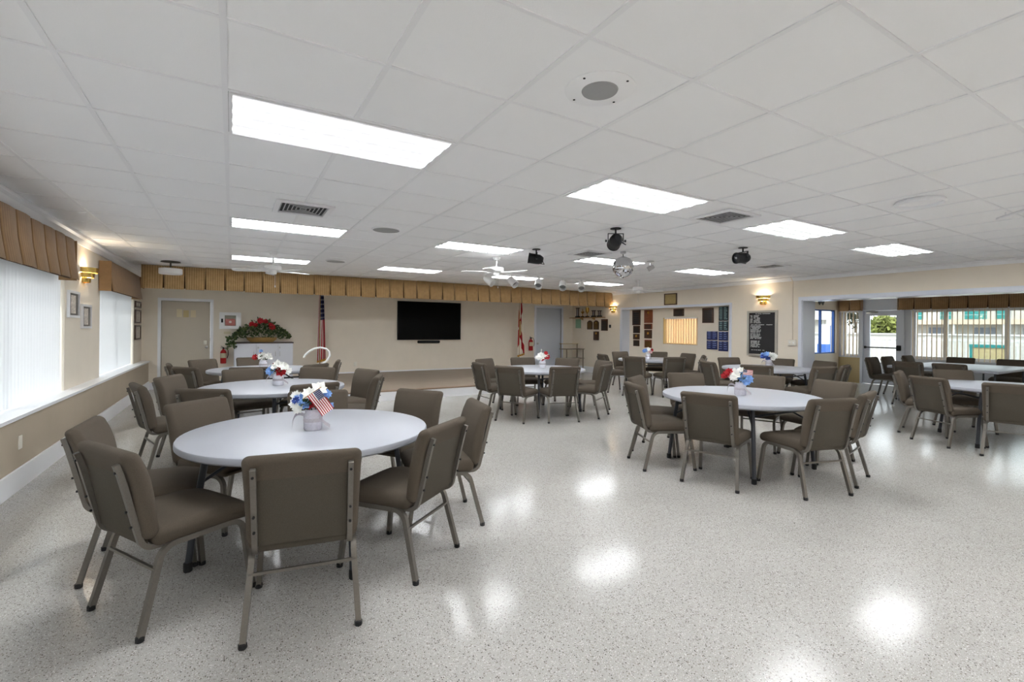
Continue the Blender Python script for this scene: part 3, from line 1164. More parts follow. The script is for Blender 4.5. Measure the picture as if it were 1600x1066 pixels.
# ------------------------------------------------------------------ stage
SX0, SX1, SY0, SZ = 1.70, 7.40, 9.09, .193
stage = struct('stage', MB().box(SX0 + .02, SX1 - .02, SY0 + .03, YB, 0, SZ - .02), M_WHITE)
stage['label'] = 'low white-fronted stage platform with grey wood planks'
npl = 26
pw = (YB - .012 - SY0) / npl
for k in range(npl):
    off = [0, .9, 1.7][k % 3]
    xs = [SX0] + [x for x in (SX0 + 1.3 + off, SX0 + 3.6 + off * .5) if x < SX1 - .3] + [SX1]
    for a, b in zip(xs[:-1], xs[1:]):
        ob('plank', MB().box(a + .0015, b - .0015, SY0 + k * pw + .0015, SY0 + (k + 1) * pw - .0015, SZ - .02 - .001 * (k % 2), SZ),
           M_STAGEE if k == 0 else M_STAGE, stage, smooth=False)
ob('riser', MB().box(SX0, SX1, SY0 + .012, SY0 + .03, 0, SZ - .022), M_WHITE, stage, smooth=False)
t = thing('stage_outlet', 'small cream outlet box on the stage edge', 'outlet', (4.60, SY0 + .008, .15))
ob('box', MB().rbox((0, -.006, 0), (.07, .02, .11), .004, 1, 1), M_CREAM, t)
ob('socket', MB().box(-.014, .014, -.019, -.015, -.03, .03), M_SILVFR, t, smooth=False)


def valance(name, label, axis, a0, a1, d, z0, z1, sgn, m, ret, pitch=.33, flare=.03):
    """pleated valance: axis along which it runs, front plane at d, sgn = direction of its front"""
    c = (a0 + a1) / 2
    t = thing(name, label, 'valance', (c, d, z0) if axis == 'x' else (d, c, z0))

    def P(a, dd, z):
        return (a - c, dd, z - z0) if axis == 'x' else (dd, a - c, z - z0)
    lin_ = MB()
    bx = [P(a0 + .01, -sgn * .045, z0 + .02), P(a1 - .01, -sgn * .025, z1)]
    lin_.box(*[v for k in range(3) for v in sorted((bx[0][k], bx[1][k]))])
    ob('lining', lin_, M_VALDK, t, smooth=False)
    n = max(1, round((a1 - a0) / pitch))
    w = (a1 - a0) / n
    for k in range(n):
        s = a0 + k * w
        e = s + w
        dz = rnd.uniform(-.006, .006)
        mb = MB()
        ins = .014
        ys = [0, flare * .35, flare]
        rows_ = []
        for q, fz in enumerate((1, .5, 0)):
            zz = z0 + dz + (z1 - z0) * fz
            g = ins * (1 - fz)
            rows_.append([P(s + g, sgn * (ys[q] - .008), zz), P(s + g + .03, sgn * ys[q], zz), P((s + e) / 2, sgn * (ys[q] + .008), zz),
                          P(e - g - .03, sgn * ys[q], zz), P(e - g, sgn * (ys[q] - .008), zz)])
        b = len(mb.v)
        for rw in rows_:
            mb.v += rw
        for i in range(2):
            for j in range(4):
                mb.f.append((b + i * 5 + j, b + i * 5 + j + 1, b + (i + 1) * 5 + j + 1, b + (i + 1) * 5 + j))
        o = ob('pleat', mb, m, t)
        so = o.modifiers.new('thick', 'SOLIDIFY')
        so.thickness = .006
    # side returns running back to the wall
    for a in (a0, a1):
        q = MB()
        p0, p1 = P(a - .004, sgn * flare * .5, z0), P(a + .004, -sgn * ret, z1)
        q.box(*[v for k in range(3) for v in sorted((p0[k], p1[k]))])
        ob('side_return', q, m, t, smooth=False)
    return t


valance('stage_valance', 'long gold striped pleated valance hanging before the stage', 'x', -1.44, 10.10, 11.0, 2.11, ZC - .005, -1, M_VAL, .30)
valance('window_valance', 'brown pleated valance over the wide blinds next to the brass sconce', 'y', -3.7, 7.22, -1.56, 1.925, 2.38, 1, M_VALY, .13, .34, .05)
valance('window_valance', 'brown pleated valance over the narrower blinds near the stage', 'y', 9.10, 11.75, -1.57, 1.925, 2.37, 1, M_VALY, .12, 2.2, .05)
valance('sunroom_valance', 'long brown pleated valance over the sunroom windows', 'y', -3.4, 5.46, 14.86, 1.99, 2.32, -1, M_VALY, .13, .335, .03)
valance('sunroom_valance', 'short brown pleated valance over the narrow sunroom window', 'y', 6.30, 6.84, 14.86, 1.995, 2.31, -1, M_VALY, .13, .27, .03)


# ------------------------------------------------------------------ vertical blinds
def blind(name, label, x, ya, yb, z0, z1, pitch, width, turn, m, along='y'):
    t = thing(name, label, 'blind', (x, (ya + yb) / 2, z0) if along == 'y' else ((ya + yb) / 2, x, z0))
    L = yb - ya
    ca, sa = math.cos(R(turn)), math.sin(R(turn))
    hw = width / 2
    # slat: gently curved strip
    mb = MB()
    pts = []
    for q in (-1, -.5, 0, .5, 1):
        l, bow = q * hw, .006 * (1 - q * q)
        dx, dy = (l * sa + bow * ca, l * ca - bow * sa)
        pts.append((dx, dy) if along == 'y' else (dy, dx))
    for z in (0, z1 - z0 - .03):
        mb.v += [(p[0], p[1], z) for p in pts]
    mb.f += [(k, k + 1, k + 6, k + 5) for k in range(4)]
    me = mb.mesh('slat', m)
    n = max(1, int(L / pitch))
    for k in range(n):
        d = -L / 2 + (k + .5) * L / n
        ob('slat', me, None, t, loc=(0, d, 0) if along == 'y' else (d, 0, 0))
    hr = MB().box(-.022, .022, -L / 2, L / 2, z1 - z0 - .03, z1 - z0) if along == 'y' else MB().box(-L / 2, L / 2, -.022, .022, z1 - z0 - .03, z1 - z0)
    ob('headrail', hr, M_WHITE, t, smooth=False)
    return t


def window(idx, x, ya, yb, z0, z1, mull, fr=.05, depth=.06, m=M_WHITE, along='y'):
    def bx(mb, a0, a1, c0, c1, d=depth):
        return mb.box(x - d / 2, x + d / 2, a0, a1, c0, c1) if along == 'y' else mb.box(a0, a1, x - d / 2, x + d / 2, c0, c1)
    f = MB().ring('x' if along == 'y' else 'y', ya, yb, z0, z1, fr, x - depth / 2, x + depth / 2)
    o = struct('window_%d' % idx, f, m)
    for y in mull:
        ob('mullion', bx(MB(), y - fr * .6, y + fr * .6, z0 + fr, z1 - fr), m, o, smooth=False)
    es = [ya] + list(mull) + [yb]
    for a, b in zip(es[:-1], es[1:]):
        ob('pane', bx(MB(), a + fr * .6, b - fr * .6, z0 + fr, z1 - fr, .006), M_GLASS, o, smooth=False)
    return o


window(1, XL - .13, W1[0], W1[1], ZS, ZW, [-2.0, -.4, 1.15, 2.7, 4.2, 5.85])
window(2, XL - .13, W2[0], W2[1], ZS, ZW, [10.6])
blind('vertical_blind', 'closed white vertical blind in the wide window next to the sconce', XL - .045, W1[0] + .02, W1[1] - .02, ZS + .01, ZW, .082, .095, 14, M_BLIND)
blind('vertical_blind', 'closed white vertical blind in the window near the stage', XL - .045, W2[0] + .28, W2[1] - .02, ZS + .01, ZW, .082, .095, 14, M_BLIND)
# sunroom
window(3, XS + .1, WA[0], WA[1], WZ[0], WZ[1], [])
window(4, XS + .1, WB[0], WB[1], WZ[0], WZ[1], [4.565, 3.49, 2.42, 1.35, .28, -.8, -1.9], fr=.07)
blind('vertical_blind', 'open tan vertical blind in the narrow sunroom window', XS - .05, WA[0] - .01, WA[1] + .04, WZ[0], WZ[1], .09, .089, 84, M_BLINDT)
blind('vertical_blind', 'open grey vertical blind along the long sunroom windows', XS - .05, WB[0], WB[1], WZ[0], WZ[1], .095, .089, 86, M_BLINDT)
window(5, YS + .08, FW[0], FW[1], FW[2], FW[3], [14.13], fr=.035, m=M_BLUE, along='x')
# niche window to the office
window(6, XR2 - .03, IW[0], IW[1], IW[2], IW[3], [], fr=.03, m=M_TAN)
blind('vertical_blind', 'open tan vertical blind in the small niche window', XN + .05, IW[0] + .03, IW[1] - .03, IW[2], IW[3], .078, .06, 14, M_BLINDT)
t = MB()
t.box(XN, XR2, IW[0] - .0, IW[0] + .015, IW[2], IW[3]).box(XN, XR2, IW[1] - .015, IW[1], IW[2], IW[3]).box(XN, XR2, IW[0], IW[1], IW[2], IW[2] + .015)
struct('trim_8', t, M_TAN)['label'] = 'tan reveal of the niche window'


# ------------------------------------------------------------------ doors
def leaf_door(idx, x0, x1, zt, m, cm, hand, fw=.06, label=None):
    f = MB()
    f.box(x0 - fw, x0, YB - .02, YB + .12, 0, zt + fw).box(x1, x1 + fw, YB - .02, YB + .12, 0, zt + fw).box(x0, x1, YB - .02, YB + .12, zt, zt + fw)
    o = struct('door_%d' % idx, f, cm)
    o['label'] = label
    lf = ob('leaf', MB().box(x0 + .004, x1 - .004, YB + .02, YB + .065, .01, zt - .004), m, o, smooth=False)
    kx = x1 - .07 if hand > 0 else x0 + .06
    kn = MB()
    kn.lathe([(.03, 0), (.03, -.008), (.012, -.012), (.012, -.035), (.027, -.045), (.03, -.06), (.02, -.072), (0, -.074)], (kx, YB + .02, 0.93), 14, axis='y')
    ob('knob', kn, M_CHROME, lf)
    return o


d1 = leaf_door(1, LD[0], LD[1], LD[2], M_BEIGEDOOR, M_WHITE, 1, label='beige flush door with three notices left of the alarm cabinet')
d2 = leaf_door(2, RD[0], RD[1], RD[2], M_GREYDOOR, M_JAMB, -1, .075, 'pale grey flush door beside the red and white flag')
ob('latch_plate', MB().rbox((LD[1] - .10, YB + .015, 1.03), (.06, .008, .09), .003, 1, 1), M_CREAM, d1)
for k, (a, b, z0, z1, m) in enumerate(((-1.073, -.971, 1.614, 1.79, M_PAPER), (-.948, -.845, 1.61, 1.768, mat('yellowed_paper', (196, 178, 132), .8)), (-.81, -.711, 1.61, 1.775, mat('grey_paper', (212, 198, 168), .8)))):
    o = ob('door_notice', MB().box(a, b, YB + .012, YB + .019, z0, z1), m, None, smooth=False)
    tag(o, ['pale yellow paper notice on the beige door', 'ochre paper notice between two others on the beige door', 'grey paper notice on the beige door'][k], 'notice')

# sunroom exit door
dm = struct('door_3', MB().box(XS - .03, XS + .15, DR[1], DR[1] + .06, 0, 2.06).box(XS - .03, XS + .15, DR[0] - .06, DR[0], 0, 2.06)
            .box(XS - .03, XS + .15, DR[0], DR[1], 2.0, 2.06), M_JAMB)
dm['label'] = 'white glazed exit door with a push bar'
y0, y1 = DR[:2]
lf = MB()
lf.box(XS + .03, XS + .075, y0, y0 + .13, .01, 1.995).box(XS + .03, XS + .075, y1 - .15, y1, .01, 1.995)
lf.box(XS + .03, XS + .075, y0 + .13, y1 - .15, 1.86, 1.995).box(XS + .03, XS + .075, y0 + .13, y1 - .15, .01, .60)
lo = ob('leaf', lf, M_JAMB, dm, smooth=False)
ob('pane', MB().box(XS + .05, XS + .056, y0 + .13, y1 - .15, .60, 1.86), M_GLASS, lo, smooth=False)
pb = MB().tube([(XS - .03, y0 + .03, 1.0), (XS - .03, y1 - .06, 1.0)], .016, 8)
po = ob('push_bar', pb, M_SATBLK, dm)
ob('bar_end', MB().rbox((XS - .01, y0 + .06, 1.0), (.07, .10, .14), .02, 2, 1), M_SATBLK, po)
ob('bar_end', MB().rbox((XS - .01, y1 - .06, 1.0), (.05, .05, .07), .012, 2, 1), M_SATBLK, po)
ob('closer', MB().rbox((XS - .02, y1 - .22, 1.95), (.06, .26, .06), .01, 1, 1).tube([(XS - .03, y1 - .3, 1.99), (XS - .12, y1 - .12, 2.0), (XS - .03, y1 + .02, 2.03)], .008, 6), M_CHROME, dm)


# ------------------------------------------------------------------ stage wall things
t = thing('wall_television', 'large black flat-screen television mounted above the stage', 'television', (4.935, YB, 1.62))
ob('bezel', MB().rbox((0, -.045, 0), (1.92, .05, 1.09), .008, 2, 1), M_BLACK, t)
ob('screen', MB().box(-.945, .945, -.0725, -.069, -.53, .533), M_SCREEN, t, smooth=False)
ob('mount', MB().box(-.3, .3, -.022, -.002, -.25, .25), M_SATBLK, t, smooth=False)
t = thing('sound_bar', 'short black sound bar under the television', 'speaker', (4.90, YB - .01, 1.015))
ob('body', MB().rbox((0, -.04, 0), (.68, .08, .075), .03, 3, 1), M_BLACK, t)
ob('badge', MB().box(.20, .28, -.083, -.079, -.008, .008), M_SATBLK, t, smooth=False)
ob('wall_bracket', MB().box(-.2, .2, -.01, .008, -.02, .02), M_SATBLK, t, smooth=False)

t = thing('alarm_cabinet', 'white wall cabinet with a red-backed window beside the beige door', 'cabinet', (-.03, YB, 1.545))
fr = MB().box(-.22, -.115, -.10, 0, -.195, .195).box(.115, .22, -.10, 0, -.195, .195).box(-.115, .115, -.10, 0, .125, .195).box(-.115, .115, -.10, 0, -.195, -.12)
ob('frame', fr, M_FANW, t, smooth=False)
ob('red_case', MB().rbox((0, -.045, -.035), (.21, .06, .16), .02, 2, 1), M_RED, t)
ob('heart_mark', MB().lathe([(.0, -.078), (.028, -.076), (.03, -.07)], (0, 0, -.03), 12, axis='y'), mat('pale_pink_mark', (226, 190, 190), .6), t)
ob('back_plate', MB().box(-.115, .115, -.01, 0, -.12, .125), mat('taupe_cabinet_back', (150, 140, 128), .7), t, smooth=False)
ob('pane', MB().box(-.115, .115, -.095, -.092, -.12, .125), M_GLASS, t, smooth=False)
ob('latch', MB().box(-.185, -.145, -.108, -.099, -.045, .045), M_BLACK, t, smooth=False)
o = ob('wall_notice', MB().box(-.16, -.02, YB - .012, YB - .002, 1.23, 1.29), M_PAPER, smooth=False)
tag(o, 'small cream label under the alarm cabinet', 'notice')


def extinguisher(x, y, z, label, s=1.0):
    t = thing('fire_extinguisher', label, 'extinguisher', (x, y, z))
    ob('cylinder', MB().lathe([(0, 0), (.055 * s, 0), (.062 * s, .01), (.062 * s, .26 * s), (.045 * s, .30 * s), (.02 * s, .32 * s), (.02 * s, .34 * s), (0, .34 * s)], n=20), M_RED, t)
    ob('label_plate', MB().lathe([(.0632 * s, .13 * s), (.0634 * s, .135 * s), (.0634 * s, .235 * s), (.0632 * s, .24 * s)], n=14, a0=R(200), a1=R(340)), M_PAPER, t)
    ob('valve', MB().rbox((0, 0, .355 * s), (.035 * s, .05 * s, .04 * s), .006, 1, 1), M_SATBLK, t)
    ob('handle', MB().tube([(0, .01, .375 * s), (-.05 * s, -.03, .405 * s)], .006, 6).tube([(0, .01, .36 * s), (-.055 * s, -.03, .365 * s)], .006, 6), M_SATBLK, t)
    ob('hose', MB().tube([(.015, -.01, .355 * s), (.06 * s, -.02, .36 * s), (.095 * s, -.02, .30 * s), (.098 * s, -.03, .2 * s), (.075 * s, -.045, .12 * s)], .008, 8), M_BLACK, t)
    ob('wall_hook', MB().box(-.015, .015, .0, YB - y - .002, .30 * s, .34 * s), M_CHROME, t, smooth=False)
    return t


extinguisher(-.165, YB - .08, .545, 'red fire extinguisher beside the grey cabinet', 1.0)
extinguisher(8.39, YB - .08, .71, 'red fire extinguisher beside the pale grey door', 1.15)

t = thing('low_cabinet', 'pale grey cabinet with dark top under the red flower arrangement', 'cabinet', (.66, 12.72, 0))
ob('body', MB().box(-.615, .615, -.20, .29, 0.04, 1.02), M_CAB, t, smooth=False)
ob('plinth', MB().box(-.6, .6, -.17, .28, 0, .04), M_CABTOP, t, smooth=False)
ob('top', MB().rbox((0, .04, 1.032), (1.26, .52, .025), .005, 1, 1), M_CABTOP, t)
for (a, b) in ((-.61, -.165), (-.16, .285), (.29, .61)):
    d = ob('door', MB().rbox(((a + b) / 2, -.212, .53), (b - a - .008, .02, .95), .004, 1, 1), M_CAB, t)
    hx = (b - .05) if a < 0 else (a + .04)
    ob('handle', MB().tube([(hx, -.222, .72), (hx, -.24, .73), (hx, -.24, .82), (hx, -.222, .83)], .006, 6), M_CHROME, d)
    for z in (.15, .92):
        ob('hinge', MB().box((a + .02), (a + .05), -.226, -.221, z - .02, z + .02), M_CHROME, d, smooth=False)
ob('lock', MB().box(-.59, -.55, -.228, -.221, .93, .97), M_SATBLK, t, smooth=False)

t = thing('flower_arrangement', 'wide dark green foliage arrangement with red blooms on the grey cabinet', 'plant', (.62, 12.74, 1.046))
ob('basket', MB().lathe([(0, 0), (.2, 0), (.26, .06), (.27, .11), (.25, .11), (.2, .03), (0, .02)], n=24).xf(Matrix.Diagonal((1.2, .62, 1, 1))), M_WICK, t)
fo1, fo2 = MB(), MB()
q = random.Random(5)
for k in range(900):
    a = q.uniform(0, 2 * math.pi)
    rr = q.random() ** .5
    x = rr * math.cos(a) * .60
    y = max(-.24, min(.22, rr * math.sin(a) * .26))
    top = .50 * (1 - (abs(x) / .68) ** 1.6) * (1 - .3 * abs(y) / .26)
    z = .06 + q.random() ** .6 * max(.04, top)
    if q.random() < .12:
        x = -.62 + q.uniform(-.08, .1)
        z = q.uniform(-.12, .12)
        y = -.2
        if z < .06:
            y = -.34
    d = Vector((x, y - .05, .25 * q.random())).normalized()
    d = (d + Vector((q.uniform(-.7, .7), q.uniform(-.7, .4), q.uniform(-.5, .8)))).normalized()
    sz = q.uniform(.05, .085)
    s = d.orthogonal().normalized()
    s = (Matrix.Rotation(q.uniform(0, 6), 3, d) @ s) * sz * .34
    mbx = fo1 if q.random() < .7 else fo2
    p = Vector((x, y, z))
    if p.y + d.y * sz > .27:
        d.y = -abs(d.y)
    b = len(mbx.v)
    mbx.v += [tuple(p), tuple(p + d * sz * .5 + s), tuple(p + d * sz), tuple(p + d * sz * .5 - s)]
    mbx.f.append((b, b + 1, b + 2, b + 3))
ob('foliage', fo1, M_LEAF, t, smooth=False)['kind'] = 'stuff'
ob('foliage', fo2, M_LEAF2, t, smooth=False)['kind'] = 'stuff'
for k, (x, z, r) in enumerate(((-.22, .42, .07), (-.05, .50, .085), (.06, .49, .07), (.20, .36, .085), (.16, .41, .06), (-.14, .40, .06))):
    ob('red_bloom', petals(MB(), (x, -.24, z), r, 8, (x, -1, .35), 3, 40 + k), M_PETR, t, smooth=False)


# flags on poles
def pole_flag(x, y, z0, ztop, label, m, zt, zb, w0, w1, seed, shift):
    t = thing('flag_on_pole', label, 'flag', (x, y, z0))
    ob('base', MB().lathe([(0, 0), (.14, 0), (.14, .015), (.05, .04), (.03, .08), (0, .08)], n=24), M_BRASS, t)
    ob('pole', MB().tube([(0, 0, .03), (0, 0, ztop - z0)], .014, 10), M_OAK, t)
    q = random.Random(seed)
    ph = [q.uniform(0, 6) for _ in range(4)]

    def fn(u, v):
        # v 0 at bottom, 1 at top; u across the cloth, gathered in folds against the pole
        w = w0 + (w1 - w0) * (1 - v) ** .8
        zz = (zb - z0) + (zt - zb) * v + (.06 * (u - .5)) * (1 - v)
        fx = (u - .25) * w + .012 * math.sin(u * 9 + ph[0] + v * 2)
        fy = .035 * (.4 + (1 - v)) * math.sin(u * 21 + ph[1] + 1.5 * v) - .02
        return (fx + shift * (1 - v), fy, zz)
    cl = MB().sheet(fn, 48, 24)
    cl.uv = {k: (1 - b_, .3 + .7 * a_) for k, (a_, b_) in cl.uv.items()}
    o = ob('cloth', cl, m, t, angle=180)
    o.modifiers.new('thick', 'SOLIDIFY').thickness = .003

    def fr(u, v):
        p = fn(u, 0)
        return (p[0], p[1] - .001, p[2] - .05 + .05 * v)
    o = ob('fringe', MB().sheet(fr, 48, 1), M_FRINGE, t, angle=180)
    o.modifiers.new('thick', 'SOLIDIFY').thickness = .004
    ob('finial', MB().lathe([(0, -.02), (.02, 0), (.026, .03), (.01, .07), (0, .10)], (0, 0, ztop - z0), 12), M_GOLD, t)
    return t


pole_flag(1.90, 12.62, SZ, 2.38, 'draped stars-and-stripes flag on a pole at the stage corner', M_FLAG, 2.26, .60, .09, .22, 4, -.02)
pole_flag(7.74, 12.62, 0, 2.38, 'draped white flag with red cross on a pole near the grey door', M_SALT, 2.26, .62, .08, .22, 9, .0)

# white hooked cane
t = thing('white_hook_stand', 'white hooked plastic pipe standing behind the padded chairs near the stage', 'pipe', (1.40, 9.55, 0))
ob('pipe', MB().tube([(0, 0, .01), (0, 0, .45), (.03, 0, .62), (.09, 0, .72), (.17, 0, .78), (.215, 0, .87), (.20, 0, .95), (.15, 0, 1.0), (.05, 0, 1.03), (-.06, 0, 1.01), (-.15, 0, .96), (-.22, 0, .89), (-.245, 0, .845)], .019, 10), M_FANW, t)
ob('base', MB().lathe([(0, 0), (.13, 0), (.13, .012), (.03, .03), (0, .03)], n=20), M_PVC, t)

# metal shelf in the corner
t = thing('corner_shelf', 'narrow brown metal shelf table in the corner beside the grey door', 'shelf', (9.77, 12.55, 0))
for sx in (-.34, .34):
    for sy in (-.16, .16):
        ob('leg', MB().box(sx - .012, sx + .012, sy - .012, sy + .012, 0, .93 if sy > 0 else .76), mat('brown_grey_metal', (128, 116, 98), .5), t, smooth=False)
for z, d in ((.76, .20), (.45, .19)):
    ob('shelf', MB().rbox((0, 0, z), (.76, 2 * d, .022), .004, 1, 1), mat('brown_grey_metal', (128, 116, 98), .5), t)
ob('back_shelf', MB().rbox((0, .17, .93), (.72, .12, .02), .004, 1, 1), M_TAN, t)
o = ob('wall_outlet', MB().rbox((2.85, YB - .004, .43), (.075, .01, .12), .003, 1, 1), M_CREAM)
tag(o, 'cream outlet plate low on the stage wall', 'outlet')

# ------------------------------------------------------------------ right wall things
def plaque(x, ya, yb, z0, z1, m, label, kind='plaque', name='plaque', plate=None, arched=False, emblem=None, lines=0, lm=None, frame=None, group=None):
    yc, zc = (ya + yb) / 2, (z0 + z1) / 2
    t = thing(name, label, kind, (x, yc, zc), group=group)
    hw, hh = abs(yb - ya) / 2, (z1 - z0) / 2
    if arched:
        pts = [(-hw, -hh), (hw, -hh), (hw, hh * .62)] + [(hw * math.cos(R(a)) * .8, hh * .62 + hh * .38 * math.sin(R(a))) for a in range(15, 180, 15)] + [(-hw, hh * .62)]
        ob('board', MB().prism(pts, 'x', -.02, -.001), m, t, smooth=False)
    else:
        ob('board', MB().rbox((-.011, 0, 0), (.02, 2 * hw, 2 * hh), .004, 1, 1), m, t)
    if frame:
        f = MB()
        w = .025
        f.ring('x', -hw - .004, hw + .004, -hh - .004, hh + .004, w, -.032, -.001)
        ob('frame', f, frame, t, smooth=False)
    if plate:
        n = plate if isinstance(plate, int) else 1
        g = MB()
        for k in range(n):
            a = -hh * .85 + (2 * hh * .8) * k / n
            b = a + 2 * hh * .8 / n - .012
            o = ob('plate', MB().box(-.026, -.0205, -hw * .75, hw * .75, a, b), M_PLATE if n == 1 else M_BLACKPL, t, smooth=False)
    if emblem:
        ob('emblem', MB().lathe([(0, -.03), (.035, -.028), (.04, -.021)], (0, 0, hh * emblem), 14, axis='x'), M_GOLD, t)
    if lines:
        g = MB()
        q = random.Random(int(yc * 100 + zc * 37))
        for k in range(lines):
            z = hh * .86 - k * (2 * hh * .9) / lines
            g.box(-.024, -.0205, -hw * .1 + hw * .35 - .0, hw * .85 * q.uniform(.85, 1), z - hh * .45 / lines, z + hh * .25 / lines)
            g.box(-.024, -.0205, -hw * .85 * q.uniform(.7, 1), -hw * .15, z - hh * .45 / lines, z + hh * .25 / lines)
        ob('lettering', g, lm, t, smooth=False)['kind'] = 'stuff'
    return t


G = 'wooden award plaques'
plaque(XR, 11.96, 12.22, 1.415, 1.71, M_PLQ, 'arched dark plaque without crest beside the crested arched plaque', arched=True, plate=True, group=G)
plaque(XR, 11.65, 11.90, 1.415, 1.71, M_PLQ, 'arched dark plaque with a round gold crest', arched=True, emblem=.5, plate=True, group=G)
plaque(XR, 11.23, 11.53, 1.38, 1.745, M_PLQ, 'wide rectangular dark plaque below the corner sconce', plate=6, group=G)
plaque(XR, 11.64, 11.90, 1.07, 1.353, M_PLQ, 'rectangular plaque with gold crest hung under the arched one', emblem=.55, group=G)
o = plaque(XR, 12.56, 12.83, 1.455, 1.76, M_GREENP, 'pale green leaflet pinned under the trophy shelf', 'leaflet', 'green_leaflet')
o = tag(ob('wall_thermostat', MB().rbox((XR - .015, 11.12, 1.52), (.028, .07, .1), .008, 2, 1), M_SATBLK), 'small dark thermostat on the wall under the corner sconce', 'thermostat')
plaque(XR, 8.56, 8.97, 2.10, 2.40, M_CERT, 'gold certificate in a dark frame above the niche', 'certificate', 'framed_certificate', frame=M_PLQ)
# inside the niche
plaque(XN, 10.16, 10.46, 1.56, 2.00, M_PLQ, 'tall dark plaque with many small plates topping the left plaque column', plate=6, frame=M_PLQ, group=G)
plaque(XN, 10.17, 10.44, 1.32, 1.54, M_PLQ, 'brown plaque under the tall framed one', plate=4, group=G)
plaque(XN, 10.18, 10.44, 1.13, 1.30, M_PLQ, 'brown plaque with pale crest beside the cherry column', emblem=.2, group=G)
plaque(XN, 10.19, 10.43, .93, 1.11, M_PLQ, 'lowest brown plaque of the many-plate column', plate=4, group=G)
plaque(XN, 9.68, 10.0, 1.62, 2.00, M_PLQR, 'red cherry plaque with a tiny gold mark', emblem=.6, group=G)
plaque(XN, 9.69, 10.0, 1.44, 1.60, M_PLQR, 'red-brown plaque of small plates under the cherry plaque', plate=3, group=G)
plaque(XN, 9.70, 9.99, 1.17, 1.42, M_PLQ, 'dark plaque with a white crest in the cherry column', emblem=.2, group=G)
plaque(XN, 9.71, 9.98, .90, 1.13, M_PLQR, 'lowest plaque of the cherry column with golden plates', plate=True, group=G)
plaque(XN, 8.58, 8.93, 1.80, 2.00, M_PLQ, 'wide brown plaque above the niche window', plate=5, group=G)
plaque(XN, 7.67, 8.00, 1.61, 1.99, M_PLQ, 'tall brown plaque above the navy boards', plate=7, group=G)
plaque(XN, 7.555, 7.86, 1.18, 1.395, M_NAVY, 'navy name board over the other one beside the teal column', 'sign', 'name_board', lines=4, lm=M_NAVYTX, group='navy name boards')
plaque(XN, 7.555, 7.86, .94, 1.16, M_NAVY, 'lower navy name board beside the column', 'sign', 'name_board', lines=4, lm=M_NAVYTX, group='navy name boards')
plaque(XN, 7.26, 7.52, 1.66, 2.01, M_TEALB, 'black name board with pale teal lettering topping the right column', 'sign', 'name_board', lines=8, lm=M_TEALTX, group='navy name boards')
plaque(XN, 7.26, 7.52, 1.41, 1.65, M_TEALB, 'second black name board with pale teal lettering', 'sign', 'name_board', lines=5, lm=M_TEALTX, group='navy name boards')
plaque(XN, 7.26, 7.52, 1.17, 1.39, M_NAVY, 'blue name board under the teal lettered ones', 'sign', 'name_board', lines=4, lm=M_NAVYTX, group='navy name boards')
plaque(XN, 7.26, 7.52, .91, 1.15, M_NAVY, 'lowest blue name board of the right column', 'sign', 'name_board', lines=4, lm=M_NAVYTX, group='navy name boards')

# trophy shelf
t = thing('trophy_shelf', 'narrow wooden wall shelf carrying trophies near the corner', 'shelf', (XR, 12.15, 1.80))
ob('board', MB().box(-.20, -.002, -.80, .80, -.012, .012), M_OAK, t, smooth=False)
for y in (-.3, .3):
    ob('bracket', MB().prism([(-.16, -.012), (-.002, -.012), (-.002, -.08)], 'y', y - .012, y + .012), M_OAK, t, smooth=False)


def trophy(y, h, label, kind):
    t = thing('trophy', label, 'trophy', (XR - .10, y, 1.812), group='trophies on the wall shelf')
    if kind == 'column':
        ob('base', MB().box(-.05, .05, -.07, .07, 0, .05), M_BLACKPL, t, smooth=False)
        for s in (-1, 1):
            ob('column', MB().tube([(0, s * .045, .05), (0, s * .045, h - .05)], .018, 10), M_PLQ, t)
        ob('plate', MB().box(-.01, .01, -.02, .02, .05, h - .08), M_CHROME, t, smooth=False)
        ob('cap', MB().box(-.045, .045, -.065, .065, h - .05, h - .03), M_BLACKPL, t, smooth=False)
    else:
        ob('base', MB().box(-.05, .05, -.05, .05, 0, .04), M_BLACKPL, t, smooth=False)
        ob('cup', MB().lathe([(0, .04), (.03, .04), (.012, .07), (.01, .11), (.03, .14), (.05, .2), (.055, h - .06), (.05, h - .06), (.04, .2), (0, .15)], n=16), M_GOLD, t)
        for s in (-1, 1):
            ob('handle', MB().tube([(0, s * .045, .16), (0, s * .085, .19), (0, s * .085, h - .1), (0, s * .05, h - .07)], .006, 6), M_GOLD, t)
        ob('figure', MB().lathe([(0, h - .07), (.012, h - .06), (.018, h - .02), (.008, h), (.014, h + .02), (0, h + .035)], n=10), M_GOLD, t)
    return t


trophy(12.62, .36, 'two-column dark trophy with a silver plate', 'column')
trophy(12.36, .26, 'small gold cup trophy beside the two-column trophy', 'cup')
trophy(12.12, .38, 'tall gold cup trophy in the middle of the shelf', 'cup')
trophy(11.80, .25, 'small dark double-post trophy next to the tall gold cup', 'column')
trophy(11.52, .24, 'small dark double-post trophy at the sconce end of the shelf', 'column')

# letter board
t = thing('letter_board', 'black letter board with rows of small white letters in a pale frame', 'board', (XR, 6.205, 1.365))
ob('panel', MB().box(-.03, -.004, -.30, .30, -.46, .46), M_LBOARD, t, smooth=False)
f = MB()
f.box(-.045, -.002, -.345, .345, .46, .505).box(-.045, -.002, -.345, .345, -.505, -.46).box(-.045, -.002, -.345, -.30, -.46, .46).box(-.045, -.002, .30, .345, -.46, .46)
ob('frame', f, M_SILVFR, t, smooth=False)
lt = MB()
q = random.Random(21)


